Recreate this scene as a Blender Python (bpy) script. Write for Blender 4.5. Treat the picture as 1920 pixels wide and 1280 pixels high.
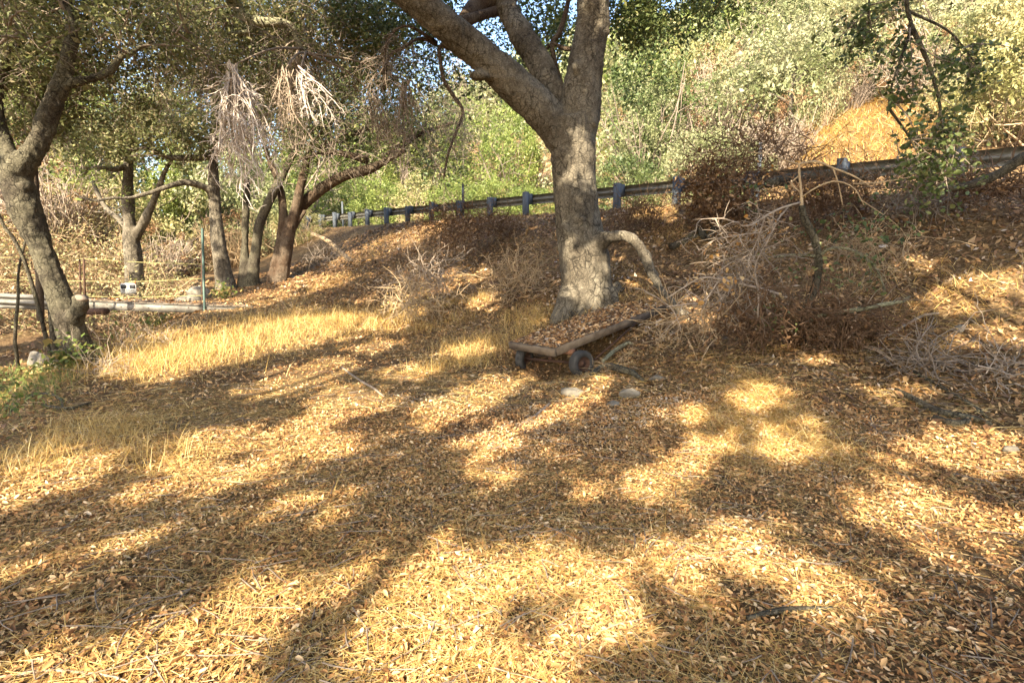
import bpy, math, random
import numpy as np
from mathutils import Vector
R = math.radians
for o in list(bpy.data.objects): bpy.data.objects.remove(o)
sc = bpy.context.scene
# ------------------------------------------------------------------ camera, sky, sun, exposure
PITCH = R(8.0); CAMZ = 1.6
cam = bpy.data.cameras.new('camera'); cam.lens = 18.75; cam.sensor_width = 36; cam.clip_start = .05; cam.clip_end = 2000
camo = bpy.data.objects.new('camera', cam); sc.collection.objects.link(camo)
camo.location = (0, 0, CAMZ); camo.rotation_euler = (R(90) - PITCH, 0, 0); sc.camera = camo
ELEV = R(36); AZ = (.35, .937)
SUN = Vector((AZ[0]*math.cos(ELEV), AZ[1]*math.cos(ELEV), -math.sin(ELEV))).normalized()
w = bpy.data.worlds.new('World'); sc.world = w; w.use_nodes = True
nt = w.node_tree; bg = nt.nodes['Background']
sky = nt.nodes.new('ShaderNodeTexSky'); sky.sky_type = 'NISHITA'; sky.sun_disc = False
sky.sun_elevation = ELEV; sky.sun_rotation = math.atan2(-AZ[0], -AZ[1]) % (2*math.pi); sky.air_density = 1.0; sky.dust_density = 2.0
nt.links.new(sky.outputs[0], bg.inputs[0]); bg.inputs[1].default_value = .15
sl = bpy.data.lights.new('sun', 'SUN'); sl.energy = 5.0; sl.angle = R(.53); sl.color = (1, .89, .7)
so = bpy.data.objects.new('sun', sl); sc.collection.objects.link(so); so.rotation_euler = SUN.to_track_quat('-Z', 'Y').to_euler(); so.location = (0, 0, 30)
sc.view_settings.view_transform = 'Standard'; sc.view_settings.look = 'None'; sc.view_settings.gamma = 1
sc.view_settings.exposure = 2.12; sc.view_settings.use_curve_mapping = False
sc.render.engine = 'CYCLES'
cy = sc.cycles; cy.use_denoising = True; cy.denoiser = 'OPENIMAGEDENOISE'; cy.denoising_input_passes = 'RGB_ALBEDO_NORMAL'
cy.max_bounces = 7; cy.diffuse_bounces = 4; cy.glossy_bounces = 2; cy.transmission_bounces = 3; cy.transparent_max_bounces = 4
cy.caustics_reflective = False; cy.caustics_refractive = False; cy.sample_clamp_indirect = 6

# ------------------------------------------------------------------ numeric helpers
rng = np.random.default_rng(7)
def ray(u, v):
    a = (u-960)/1000; b = (640-v)/1000; c, s = math.cos(PITCH), math.sin(PITCH)
    return np.array([a, c+b*s, -s+b*c])
def at(u, v, d):
    r = ray(u, v); return np.array([0, 0, CAMZ]) + r*(d/r[1])
def vnoise(p, seed=0):
    p = np.asarray(p, float); i = np.floor(p).astype(np.int64); f = p-i; f = f*f*(3-2*f)
    def h(a, b, c):
        n = (a*374761393 + b*668265263 + c*2147483647 + seed*974711) & 0xffffffff
        n = ((n ^ (n >> 13))*1274126177) & 0xffffffff
        n = ((n ^ (n >> 15))*2246822519) & 0xffffffff
        return ((n ^ (n >> 16)) & 0xffff)/65535.
    x, y, z = i[..., 0], i[..., 1], i[..., 2]; fx, fy, fz = f[..., 0], f[..., 1], f[..., 2]
    l = lambda a, b, t: a+(b-a)*t
    return l(l(l(h(x, y, z), h(x+1, y, z), fx), l(h(x, y+1, z), h(x+1, y+1, z), fx), fy),
             l(l(h(x, y, z+1), h(x+1, y, z+1), fx), l(h(x, y+1, z+1), h(x+1, y+1, z+1), fx), fy), fz)
def fbm(p, o=3, seed=0):
    p = np.asarray(p, float); r = 0; a = .5
    for k in range(o): r = r+a*vnoise(p*2**k+k*17.3, seed+k); a *= .5
    return r/(1-.5**o)
def n2(x, y, f, seed=0, o=3): return fbm(np.stack([x*f, y*f, np.zeros_like(x)+.5], -1), o, seed)-.5
def sstep(t): t = np.clip(t, 0, 1); return t*t*(3-2*t)
def splus(t, k=1.): return np.logaddexp(0, t/k)*k

# ------------------------------------------------------------------ terrain
RP = np.array([8.13, 10.0]); RN = np.array([-.744, -.668]); RT = np.array([-.668, .744])
def road_sl(x, y): return (x-RP[0])*RN[0]+(y-RP[1])*RN[1], (x-RP[0])*RT[0]+(y-RP[1])*RT[1]
def road_z(l): return 2.94+.029*np.clip(l, -40, 90)
EDGE = (np.array([-40, 0, 4.6, 5.5, 7, 8, 9, 11, 14, 18, 25, 60.]), np.array([-4.0, -4.0, -4.5, -4.9, -5.9, -6.6, -7.0, -7.3, -8.0, -10, -14, -30.]))
def H(x, y):
    x = np.asarray(x, float); y = np.asarray(y, float)
    s, l = road_sl(x, y); rz = road_z(l)
    b = .062*np.clip(splus(y-7, .8), 0, 16)
    f = np.interp(s, [.35, .9, 1.6, 3, 4.2, 5.2, 6.2, 7.2, 8.6, 10], [1, .965, .86, .56, .34, .2, .105, .045, .01, 0])
    f = f*(1+.10*n2(x, y, .7, 3)*(f < .98))
    z = b+f*(rz-b)
    hb = splus(-7.6-s, .5)*(.66+.25*n2(x, y, .06, 9)); C = 75.
    z = z+C*(1-np.exp(-hb/C))+(hb > .2)*.8*n2(x, y, .25, 4)
    ex = np.interp(y, *EDGE)+.25*n2(y*0, y, .8, 6)
    z = z-1.05*sstep((ex-x)/2.4)*sstep((s-4)/4)
    wl = (y-19.5)*.85+(-x-11)*.35
    hl = splus(wl, .8)*.55*sstep((s-6)/6); z = z+30*(1-np.exp(-hl/30))
    z = z+.5*sstep((ex-5.5-x)/5)*sstep((19-y)/3)
    z = z+.22*np.exp(-((x-2.7)**2+(y-5.9)**2)/.9)+.06*np.exp(-((x-1.2)**2+(y-6.6)**2)/.2)-.05*np.exp(-((x+.6)**2/1.2+(y-4.5)**2/6))-.38*np.exp(-((x-.6)**2+(y-7.9)**2)/.55)
    flat = sstep((s-.3)/1.5)
    return z+flat*(.10*n2(x, y, .8, 1)+.045*n2(x, y, 3, 2, 2))
def ground(u, v, lo=1.0, hi=90.):
    r = ray(u, v); t = np.geomspace(lo, hi, 4000); p = np.array([0, 0, CAMZ])+r*t[:, None]
    k = np.nonzero(p[:, 2] <= H(p[:, 0], p[:, 1]))[0]
    return p[k[0]] if len(k) else p[-1]
# ------------------------------------------------------------------ object helpers
COL = sc.collection
def tag(o, label=None, cat=None, group=None, kind=None):
    if label: o['label'] = label
    if cat: o['category'] = cat
    if group: o['group'] = group
    if kind: o['kind'] = kind
    return o
def thing(name, loc, label, cat, group=None, rz=0):
    o = bpy.data.objects.new(name, None); COL.objects.link(o); o.location = loc; o.rotation_euler = (0, 0, rz)
    o.empty_display_size = .2
    tag(o, label, cat, group); bpy.context.view_layer.update(); return o
def mesh_from(name, V, F, att=None, smooth=True):
    me = bpy.data.meshes.new(name); V = np.asarray(V, np.float32)
    Fs = F if isinstance(F, list) else [F]; Fs = [np.asarray(f, np.int32) for f in Fs if len(f)]
    loops = np.concatenate([f.ravel() for f in Fs]); tot = np.concatenate([np.full(len(f), f.shape[1], np.int32) for f in Fs])
    st = np.concatenate([[0], np.cumsum(tot)[:-1]]).astype(np.int32)
    me.vertices.add(len(V)); me.vertices.foreach_set('co', V.ravel())
    me.loops.add(len(loops)); me.loops.foreach_set('vertex_index', loops)
    me.polygons.add(len(tot)); me.polygons.foreach_set('loop_start', st); me.polygons.foreach_set('loop_total', tot)
    if smooth: me.polygons.foreach_set('use_smooth', np.ones(len(tot), bool))
    if att is not None:
        a = me.attributes.new('rnd', 'FLOAT', 'POINT'); a.data.foreach_set('value', np.asarray(att, np.float32))
    me.update(); me.validate(); return me
def obj(name, V, F, m, parent=None, att=None, smooth=True):
    """link one mesh object; V in world space, stored relative to the parent"""
    V = np.asarray(V, float)
    if parent is not None:
        if parent.parent is not None: bpy.context.view_layer.update()
        pw = np.array(parent.matrix_world.inverted()); V = V@pw[:3, :3].T+pw[:3, 3]; loc = None
    else: loc = V.mean(0); loc[2] = V[:, 2].min(); V = V-loc
    o = bpy.data.objects.new(name, mesh_from(name, V, F, att, smooth)); COL.objects.link(o)
    o.data.materials.append(m)
    if parent is not None: o.parent = parent
    else: o.location = loc; bpy.context.view_layer.update()
    if name in ('twigs', 'limbs', 'stems', 'crown', 'foliage', 'green_leaves', 'withered_leaves', 'dead_leaves'): o['kind'] = 'stuff'
    return o
def join(parts):
    Vs, Fs, As, n = [], {}, [], 0
    for p in parts:
        V, F = p[0], p[1]
        for f in (F if isinstance(F, list) else [F]):
            f = np.asarray(f)
            if len(f): Fs.setdefault(f.shape[1], []).append(f+n)
        Vs.append(V); As.append(p[2] if len(p) > 2 else np.zeros(len(V))); n += len(V)
    return np.concatenate(Vs), [np.concatenate(v) for v in Fs.values()], np.concatenate(As)
def box(c, ax, ay, az):
    """solid box: centre and three half-axis vectors"""
    c, ax, ay, az = (np.asarray(q, float) for q in (c, ax, ay, az))
    V = np.array([c+i*ax+j*ay+k*az for k in (-1, 1) for j in (-1, 1) for i in (-1, 1)])
    return V, np.array([[0, 2, 3, 1], [4, 5, 7, 6], [0, 1, 5, 4], [2, 6, 7, 3], [0, 4, 6, 2], [1, 3, 7, 5]])
def nrm(a): return a/np.maximum(np.linalg.norm(a, axis=-1, keepdims=True), 1e-9)
def tubes(P, Rd, S=4, cap=True):
    """batch of tubes: P (N,K,3), Rd (N,K)"""
    P = np.asarray(P, float); Rd = np.asarray(Rd, float); N, K, _ = P.shape
    T = nrm(np.gradient(P, axis=1)); ref = np.zeros_like(T); mt = np.abs(T.mean(1))
    ref[np.arange(N), :, :] = np.eye(3)[np.argmin(mt, 1)][:, None, :]
    A = nrm(np.cross(T, ref)); B = np.cross(T, A)
    th = np.arange(S)*2*np.pi/S
    V = P[:, :, None]+Rd[:, :, None, None]*(np.cos(th)[:, None]*A[:, :, None]+np.sin(th)[:, None]*B[:, :, None])
    idx = np.arange(N*K*S).reshape(N, K, S); a = idx[:, :-1]; b = idx[:, 1:]
    q = np.stack([a, np.roll(a, -1, 2), np.roll(b, -1, 2), b], -1).reshape(-1, 4); fs = [q]
    if cap and S >= 5:
        V2 = V.reshape(-1, 3); fs.append(idx[:, -1, :].reshape(-1, S)); fs.append(idx[:, 0, ::-1].reshape(-1, S))
        return V2, fs
    return V.reshape(-1, 3), fs
def spline(pts, K):
    """Catmull-Rom resample of rows (x,y,z,r...)"""
    p = np.asarray(pts, float); n = len(p); e = np.concatenate([[2*p[0]-p[1]], p, [2*p[-1]-p[-2]]])
    t = np.linspace(0, n-1-1e-6, K); i = t.astype(int); f = (t-i)[:, None]
    a, b, c, d = e[i], e[i+1], e[i+2], e[i+3]
    return .5*(2*b+(c-a)*f+(2*a-5*b+4*c-d)*f**2+(3*b-a-3*c+d)*f**3)
def limb(rows, K=14, S=8, lump=.06, seed=1):
    """one tapered branch through rows of (u,v,depth,width_px)"""
    q = spline([list(at(u, v, d))+[w/1000*d/2] for u, v, d, w in rows], K)
    r = np.maximum(q[:, 3], .002)*(1+lump*2*(vnoise(q[:, :3]*2.5, seed)-.5))
    return q[:, :3], r
def one(rows, K=14, S=8, **k):
    p, r = limb(rows, K, S, **k); return tubes(p[None], r[None], S)
def wander(s, d, L, K, wig, grav=(0, 0, 0)):
    s = np.array(s, float); d = nrm(np.array(d, float)); L = np.broadcast_to(L, (len(s),)); out = [s]
    for k in range(K-1):
        d = nrm(d+rng.normal(0, wig, d.shape)+np.asarray(grav)); s = s+d*(L/(K-1))[:, None]; out.append(s)
    return np.stack(out, 1)
def sprout(P, n, L, K, wig, grav=(0, 0, 0), t0=.2, out=.9, bias=(0, 0, 0)):
    """n children per parent polyline"""
    N, Kp, _ = P.shape; i = np.repeat(np.arange(N), n); t = t0+(1-t0)*rng.random(len(i)); f = t*(Kp-1-1e-6); k = f.astype(int); f = (f-k)[:, None]
    s = P[i, k]*(1-f)+P[i, k+1]*f; T = nrm(P[i, k+1]-P[i, k]); d = T*.6+nrm(rng.normal(0, 1, s.shape))*out+np.asarray(bias)
    return wander(s, d, L*rng.uniform(.55, 1.2, len(s)), K, wig, grav)
def taper(N, K, r0, r1): return np.broadcast_to(np.linspace(r0, r1, K), (N, K))*rng.uniform(.75, 1.3, (N, 1))
def rot_frames(nv, yaw):
    nv = nrm(nv); h = np.where(np.abs(nv[:, 2:3]) < .9, np.array([[0, 0, 1.]]), np.array([[1., 0, 0]]))
    a = nrm(np.cross(h, nv)); b = np.cross(nv, a); c, s = np.cos(yaw)[:, None], np.sin(yaw)[:, None]
    return a*c+b*s, b*c-a*s, nv
def leaves(C, size, nv=None, asp=.5, fine=False, curl=.18, rnd=None):
    """leaf faces at points C; fine: 6-vertex cupped blade, else a folded 4-vertex blade"""
    N = len(C); size = np.broadcast_to(size, (N,))*np.exp(rng.normal(0, .28, N))
    if nv is None: nv = rng.normal(0, 1, (N, 3)); nv[:, 2] = np.abs(nv[:, 2])+.25
    X, Y, Z = rot_frames(nv, rng.uniform(0, 6.283, N)); asp = asp*rng.uniform(.75, 1.25, N); cu = curl*rng.uniform(-.6, 1.5, N)
    if fine: lo = [(-.5, 0, 0), (-.18, .46, 1), (.2, .4, .8), (.5, 0, .3), (.2, -.4, .8), (-.18, -.46, 1)]; fa = [[0, 3, 2, 1], [0, 5, 4, 3]]
    else: lo = [(-.5, 0, 0), (0, .46, 1), (.5, 0, .2), (0, -.46, 1)]; fa = [[0, 3, 2, 1]]
    V = np.stack([C+size[:, None]*(x*X+(y*asp*2)[:, None]*.5*Y*2*.5+(z*cu)[:, None]*Z) for x, y, z in lo], 1)
    k = len(lo); F = (np.arange(N)*k)[:, None, None]+np.array(fa)[None]
    r = rng.random(N) if rnd is None else rnd
    return V.reshape(-1, 3), F.reshape(-1, 4), np.repeat(r, k)
def blades(C, L, lean, wdt, K=4, up=1., rnd=None, dirv=None, bend=.5):
    """grass blades: thin bent strips"""
    N = len(C); L = np.broadcast_to(L, (N,))*rng.uniform(.5, 1.3, N); a = rng.uniform(0, 6.283, N)
    h = np.stack([np.cos(a), np.sin(a), 0*a], 1)
    if dirv is not None: h = nrm(h*.8+dirv)
    sd = np.stack([-h[:, 1], h[:, 0], 0*a], 1); sd = nrm(sd+rng.normal(0, .35, sd.shape)); lean = np.broadcast_to(lean, (N,))
    d = nrm(h*lean[:, None]+np.array([0, 0, up])*(1-np.clip(lean, 0, .97))[:, None]); V = []; p = C
    for k in range(K):
        w_ = wdt*(1-.85*k/(K-1)); V += [p-sd*w_/2, p+sd*w_/2]
        d = nrm(d+h*(bend/K)*rng.uniform(.2, 1.5, N)[:, None]-np.array([0, 0, bend*.55/K])); p = p+d*(L/(K-1))[:, None]
    V = np.stack(V, 1); F = np.array([[2*k, 2*k+1, 2*k+3, 2*k+2] for k in range(K-1)])
    F = (np.arange(N)*2*K)[:, None, None]+F[None]; r = rng.random(N) if rnd is None else rnd
    return V.reshape(-1, 3), F.reshape(-1, 4), np.repeat(r, 2*K)
def blob(c, rad, n, clump=26, spread=.3, shell=.55):
    """leaf points in an uneven clumpy ellipsoid"""
    m = max(3, n//clump); d = nrm(rng.normal(0, 1, (m, 3))); rr = shell+(1-shell)*rng.random(m)**.6
    cc = d*rr[:, None]; k = rng.integers(0, m, n); q = cc[k]+rng.normal(0, 1, (n, 3))*spread*rng.uniform(.5, 1, m)[k][:, None]
    return np.asarray(c)+q*np.asarray(rad), k

# ------------------------------------------------------------------ materials
def new_mat(name):
    m = bpy.data.materials.new(name); m.use_nodes = True; t = m.node_tree; return m, t, t.nodes['Principled BSDF']
def ramp(t, fac, cols):
    r = t.nodes.new('ShaderNodeValToRGB'); e = r.color_ramp.elements
    while len(e) < len(cols): e.new(.5)
    for k, (p, c) in enumerate(cols): e[k].position = p; e[k].color = (*c, 1)
    t.links.new(fac, r.inputs[0]); return r.outputs[0]
def noise(t, scale, detail=4, vec=None, rough=.55, dist=0):
    n = t.nodes.new('ShaderNodeTexNoise'); n.inputs['Scale'].default_value = scale; n.inputs['Detail'].default_value = detail
    n.inputs['Roughness'].default_value = rough; n.inputs['Distortion'].default_value = dist
    if vec is not None: t.links.new(vec, n.inputs['Vector'])
    return n
def coords(t, scale=(1, 1, 1)):
    c = t.nodes.new('ShaderNodeTexCoord'); mp = t.nodes.new('ShaderNodeMapping'); mp.inputs['Scale'].default_value = scale
    t.links.new(c.outputs['Object'], mp.inputs[0]); return mp.outputs[0]
def bump(t, b, h, s=.4, d=.02):
    n = t.nodes.new('ShaderNodeBump'); n.inputs['Strength'].default_value = s; n.inputs['Distance'].default_value = d
    t.links.new(h, n.inputs['Height']); t.links.new(n.outputs[0], b.inputs['Normal'])
def mixc(t, f, a, b, mode='MIX'):
    m = t.nodes.new('ShaderNodeMix'); m.data_type = 'RGBA'; m.blend_type = mode
    for s, v in ((m.inputs[0], f), (m.inputs[6], a), (m.inputs[7], b)):
        if hasattr(v, 'links'): t.links.new(v, s)
        else: s.default_value = v if isinstance(v, (int, float)) else (*v, 1)
    return m.outputs[2]
def leaf_mat(name, cols, trans=.3, rough=.55, spec=.3, patch=None):
    """colour by the leaf's own random value; some light passes through the blade"""
    m, t, b = new_mat(name); a = t.nodes.new('ShaderNodeAttribute'); a.attribute_name = 'rnd'
    c = ramp(t, a.outputs['Fac'], cols)
    if patch:
        n = noise(t, patch[0], 2, coords(t)); f = ramp(t, n.outputs['Fac'], [(.42, (0, 0, 0)), (.6, (1, 1, 1))]); c = mixc(t, f, c, mixc(t, .6, c, patch[1]))
    t.links.new(c, b.inputs['Base Color']); b.inputs['Roughness'].default_value = rough; b.inputs['Specular IOR Level'].default_value = spec
    tr = t.nodes.new('ShaderNodeBsdfTranslucent'); t.links.new(c, tr.inputs[0]); mx = t.nodes.new('ShaderNodeMixShader'); mx.inputs[0].default_value = trans
    t.links.new(b.outputs[0], mx.inputs[1]); t.links.new(tr.outputs[0], mx.inputs[2]); t.links.new(mx.outputs[0], t.nodes['Material Output'].inputs[0]); return m
def bark_mat(name, dark, mid, light, scale=1., moss=None):
    m, t, b = new_mat(name); v = coords(t, (1, 1, .55)); v2 = coords(t)
    w0 = noise(t, 4*scale, 4, v2, .6); wv = mixc(t, .22, v, w0.outputs['Color'], 'ADD')
    big = noise(t, 1.6*scale, 5, v2, .6); n1 = noise(t, 22*scale, 8, wv, .72)
    def crack(sc_, vec, wd):
        vo = t.nodes.new('ShaderNodeTexVoronoi'); vo.feature = 'DISTANCE_TO_EDGE'; vo.inputs['Scale'].default_value = sc_; t.links.new(vec, vo.inputs['Vector'])
        return ramp(t, vo.outputs['Distance'], [(0, (0, 0, 0)), (wd, (1, 1, 1))])
    c1 = crack(9*scale, wv, .10); c2 = crack(24*scale, mixc(t, .3, coords(t, (.7, .7, 1.6)), w0.outputs['Color'], 'ADD'), .16)
    c = ramp(t, n1.outputs['Fac'], [(.30, dark), (.48, mid), (.68, light)])
    pf = ramp(t, big.outputs['Fac'], [(.40, (0, 0, 0)), (.58, (1, 1, 1))]); c = mixc(t, pf, mixc(t, .5, c, dark), mixc(t, .4, c, moss or light))
    gate = ramp(t, noise(t, 2.5*scale, 3, v2).outputs['Fac'], [(.38, (.25, .25, .25)), (.6, (1, 1, 1))])
    k1 = mixc(t, gate, (1, 1, 1), c1); c = mixc(t, .75, c, k1, 'MULTIPLY'); c = mixc(t, .45, c, c2, 'MULTIPLY')
    t.links.new(c, b.inputs['Base Color']); b.inputs['Roughness'].default_value = .92; b.inputs['Specular IOR Level'].default_value = .12
    h = mixc(t, .5, mixc(t, .4, k1, c2), n1.outputs['Color']); bump(t, b, h, 1., .03); return m
def plain(name, c1, c2, scale=8, rough=.8, metal=0, stretch=(1, 1, 1), bs=.3, spec=.3):
    m, t, b = new_mat(name); n = noise(t, scale, 5, coords(t, stretch), .6)
    t.links.new(ramp(t, n.outputs['Fac'], [(.3, c1), (.7, c2)]), b.inputs['Base Color']); b.inputs['Roughness'].default_value = rough
    b.inputs['Metallic'].default_value = metal; b.inputs['Specular IOR Level'].default_value = spec; bump(t, b, n.outputs['Fac'], bs, .01); return m
M = {}
def ground_mat():
    m, t, b = new_mat('leaf_litter_soil'); v = coords(t)
    n = noise(t, 1.1, 5, v); f = noise(t, 38, 4, v, .7)
    vo = t.nodes.new('ShaderNodeTexVoronoi'); vo.inputs['Scale'].default_value = 26; vo.inputs['Randomness'].default_value = 1
    t.links.new(mixc(t, .05, v, f.outputs['Color'], 'ADD'), vo.inputs['Vector']); sep = t.nodes.new('ShaderNodeSeparateColor'); t.links.new(vo.outputs['Color'], sep.inputs[0])
    a = ramp(t, sep.outputs[0], [(.0, (.045, .026, .013)), (.35, (.10, .06, .03)), (.7, (.19, .115, .055)), (1, (.32, .22, .12))])
    g = ramp(t, n.outputs['Fac'], [(.35, (.11, .062, .03)), (.65, (.24, .16, .07))])
    c = mixc(t, .45, a, g); c = mixc(t, .6, c, ramp(t, f.outputs['Fac'], [(.25, (.35, .3, .25)), (.6, (1, 1, 1))]), 'MULTIPLY')
    t.links.new(c, b.inputs['Base Color']); b.inputs['Roughness'].default_value = .95; b.inputs['Specular IOR Level'].default_value = .1
    h = t.nodes.new('ShaderNodeMath'); h.operation = 'ADD'; t.links.new(vo.outputs['Distance'], h.inputs[0]); t.links.new(f.outputs['Fac'], h.inputs[1])
    bump(t, b, h.outputs[0], .8, .03); return m
M['ground'] = ground_mat()
M['litter'] = leaf_mat('fallen_leaf', [(0, (.075, .034, .014)), (.18, (.19, .088, .032)), (.4, (.37, .18, .064)), (.6, (.52, .28, .102)), (.78, (.62, .395, .18)), (.92, (.68, .51, .31)), (1, (.4, .33, .26))], .12, .6, .3)
M['litter_red'] = leaf_mat('fallen_leaf_bank', [(0, (.085, .04, .016)), (.3, (.18, .09, .034)), (.6, (.30, .165, .06)), (.85, (.42, .26, .11)), (1, (.5, .42, .34))], .1, .55, .4)
M['straw'] = leaf_mat('dry_grass', [(0, (.32, .18, .045)), (.3, (.54, .345, .10)), (.7, (.69, .48, .165)), (1, (.78, .62, .32))], .3, .6, .25)
M['green_grass'] = leaf_mat('green_weed', [(0, (.08, .11, .025)), (.4, (.15, .20, .045)), (.65, (.24, .26, .07)), (.8, (.36, .27, .09)), (1, (.42, .25, .09))], .35, .5, .3)
M['oak'] = leaf_mat('live_oak_leaf', [(0, (.045, .065, .018)), (.4, (.095, .125, .035)), (.8, (.165, .195, .06)), (1, (.27, .25, .09))], .38, .5, .4)
M['oak_dusty'] = leaf_mat('dusty_oak_leaf', [(0, (.07, .08, .026)), (.35, (.14, .15, .052)), (.7, (.22, .21, .085)), (1, (.33, .25, .13))], .4, .55, .35)
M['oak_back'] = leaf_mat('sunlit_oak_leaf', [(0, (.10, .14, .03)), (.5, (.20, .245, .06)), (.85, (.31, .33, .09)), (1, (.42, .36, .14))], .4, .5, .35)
M['chap_green'] = leaf_mat('chaparral_green', [(0, (.13, .155, .055)), (.5, (.245, .265, .11)), (.85, (.35, .35, .17)), (1, (.43, .385, .24))], .35, .55, .3, (.5, (.40, .36, .22)))
M['chap_yellow'] = leaf_mat('chaparral_yellow', [(0, (.16, .16, .05)), (.5, (.30, .29, .10)), (.85, (.42, .38, .16)), (1, (.5, .40, .22))], .3, .55, .3, (.6, (.5, .4, .22)))
M['chap_dark'] = leaf_mat('chaparral_dark', [(0, (.045, .07, .02)), (.5, (.09, .12, .035)), (1, (.17, .18, .06))], .25, .5, .35)
M['dead_leaf'] = leaf_mat('dead_brush_leaf', [(0, (.10, .05, .025)), (.4, (.2, .11, .05)), (.8, (.33, .2, .1)), (1, (.42, .3, .2))], .15, .7, .2)
M['orange_leaf'] = leaf_mat('withered_leaf', [(0, (.38, .16, .03)), (.5, (.5, .27, .08)), (1, (.6, .42, .2))], .4, .5, .3)
M['bark'] = bark_mat('live_oak_bark', (.06, .048, .034), (.15, .122, .085), (.29, .245, .175), 1.0, (.26, .225, .165))
M['bark_dark'] = bark_mat('dark_oak_bark', (.045, .036, .025), (.105, .085, .06), (.20, .17, .12), 1.2, (.18, .165, .1))
M['bark_red'] = bark_mat('stripped_bark', (.065, .04, .025), (.145, .095, .06), (.24, .165, .105), 1.4, (.15, .13, .095))
M['bark_green'] = bark_mat('mossy_limb_bark', (.17, .15, .09), (.30, .27, .17), (.42, .38, .26), 1.3, (.36, .35, .2))
M['twig'] = plain('dead_twig', (.15, .115, .085), (.28, .22, .165), 12, .9, bs=.1, spec=.1)
M['twig_pale'] = plain('bleached_twig', (.2, .15, .105), (.42, .335, .25), 14, .85, bs=.1, spec=.15)
M['twig_bleached'] = plain('bone_twig', (.44, .36, .29), (.66, .57, .48), 12, .85, bs=.1, spec=.15)
M['twig_brown'] = plain('brown_twig', (.085, .048, .026), (.19, .115, .065), 14, .9, bs=.1, spec=.1)
M['twig_tan'] = plain('tan_twig', (.30, .21, .12), (.46, .34, .2), 10, .85, bs=.1, spec=.15)
M['rock'] = plain('weathered_rock', (.09, .076, .056), (.22, .19, .145), 9, .9, bs=.8)
M['asphalt'] = plain('asphalt', (.045, .045, .047), (.075, .073, .07), 40, .9, bs=.3)
M['rail'] = plain('galvanised_rail', (.07, .065, .05), (.19, .175, .14), 5, .6, .3, bs=.1)
M['rail_post'] = plain('weathered_timber_post', (.034, .040, .046), (.095, .105, .115), 9, .8, 0, (1, 1, .2), .4)
M['white_metal'] = plain('chalky_grey_paint', (.07, .06, .048), (.21, .19, .155), 4, .6, 0, bs=.15)
M['rust'] = plain('rusty_steel', (.045, .024, .015), (.11, .058, .036), 14, .85, .2, bs=.4)
M['green_post'] = plain('green_painted_steel', (.07, .12, .10), (.16, .21, .17), 9, .7, .2, (1, 1, .3), .2)
M['rope'] = plain('yellow_rope', (.26, .22, .08), (.4, .35, .15), 30, .8, bs=.2)
M['plank'] = plain('weathered_plank', (.075, .052, .034), (.2, .15, .1), 9, .9, 0, (1, .15, 1), .5)
M['plank_red'] = plain('rotten_red_timber', (.14, .06, .03), (.26, .13, .07), 8, .9, 0, (1, .2, 1), .5)
M['tyre'] = plain('old_rubber', (.025, .024, .022), (.075, .068, .058), 7, .8, bs=.2)
M['black'] = plain('black_print', (.012, .012, .014), (.03, .03, .03), 20, .6, bs=0)
M['sign'] = plain('faded_sign_plastic', (.38, .37, .34), (.52, .51, .48), 12, .5, bs=.05)
M['orange_tie'] = plain('orange_cord', (.5, .12, .03), (.6, .2, .05), 20, .7, bs=.1)
M['paper'] = plain('white_litter', (.6, .6, .62), (.75, .75, .75), 15, .7, bs=.2)

# ------------------------------------------------------------------ ground sheet and road
def axis(lo, a, b, hi, st, n):
    m = np.arange(a, b+st/2, st); g = (np.linspace(0, 1, n+1)[1:])**2.2
    return np.concatenate([(a-(a-lo)*g)[::-1], m, b+(hi-b)*g])
gx = axis(-260, -11, 11, 260, .17, 55); gy = axis(-120, 1, 18, 420, .17, 75)
X, Y = np.meshgrid(gx, gy); Z = H(X, Y); ny_, nx_ = X.shape
ii = np.arange(nx_*ny_).reshape(ny_, nx_)
GF = np.stack([ii[:-1, :-1], ii[:-1, 1:], ii[1:, 1:], ii[1:, :-1]], -1).reshape(-1, 4)
go = obj('ground', np.stack([X, Y, Z], -1).reshape(-1, 3), GF, M['ground']); tag(go, 'leaf littered ground rising from the path to the road and hillside', kind='structure')
ll = np.linspace(-30, 80, 111); ss = np.array([-.6, -3.5, -7.0])
LL, SS = np.meshgrid(ll, ss); RX = RP[0]+LL*RT[0]+SS*RN[0]; RY = RP[1]+LL*RT[1]+SS*RN[1]
ii = np.arange(LL.size).reshape(LL.shape); RF = np.stack([ii[:-1, :-1], ii[:-1, 1:], ii[1:, 1:], ii[1:, :-1]], -1).reshape(-1, 4)
ro = obj('road', np.stack([RX, RY, road_z(LL)+.06], -1).reshape(-1, 3), RF, M['asphalt']); tag(ro, 'narrow asphalt road behind the guardrail', kind='structure')

def on_ground(p, dz=0.): p = np.asarray(p, float).copy(); p[..., 2] = H(p[..., 0], p[..., 1])+dz; return p
def rocky(c, rad, seed, n=3):
    """an irregular boulder"""
    import bmesh
    bm = bmesh.new(); bmesh.ops.create_icosphere(bm, subdivisions=n, radius=1); V = np.array([v.co[:] for v in bm.verts]); F = np.array([[v.index for v in f.verts] for f in bm.faces]); bm.free()
    k = .72+.55*fbm(V*1.3+seed*7.1, 4, seed); V = V*k[:, None]; V[:, 2] = np.maximum(V[:, 2], -.55)
    r2 = np.random.default_rng(seed)
    for _ in range(9):
        d = nrm(r2.normal(0, 1, 3)); V = V-np.maximum(0, V@d-r2.uniform(.5, .8))[:, None]*d
    V = V*(1+.10*(fbm(V*5, 3, seed)-.5))[:, None]
    return np.asarray(c)+V*np.asarray(rad), F
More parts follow.
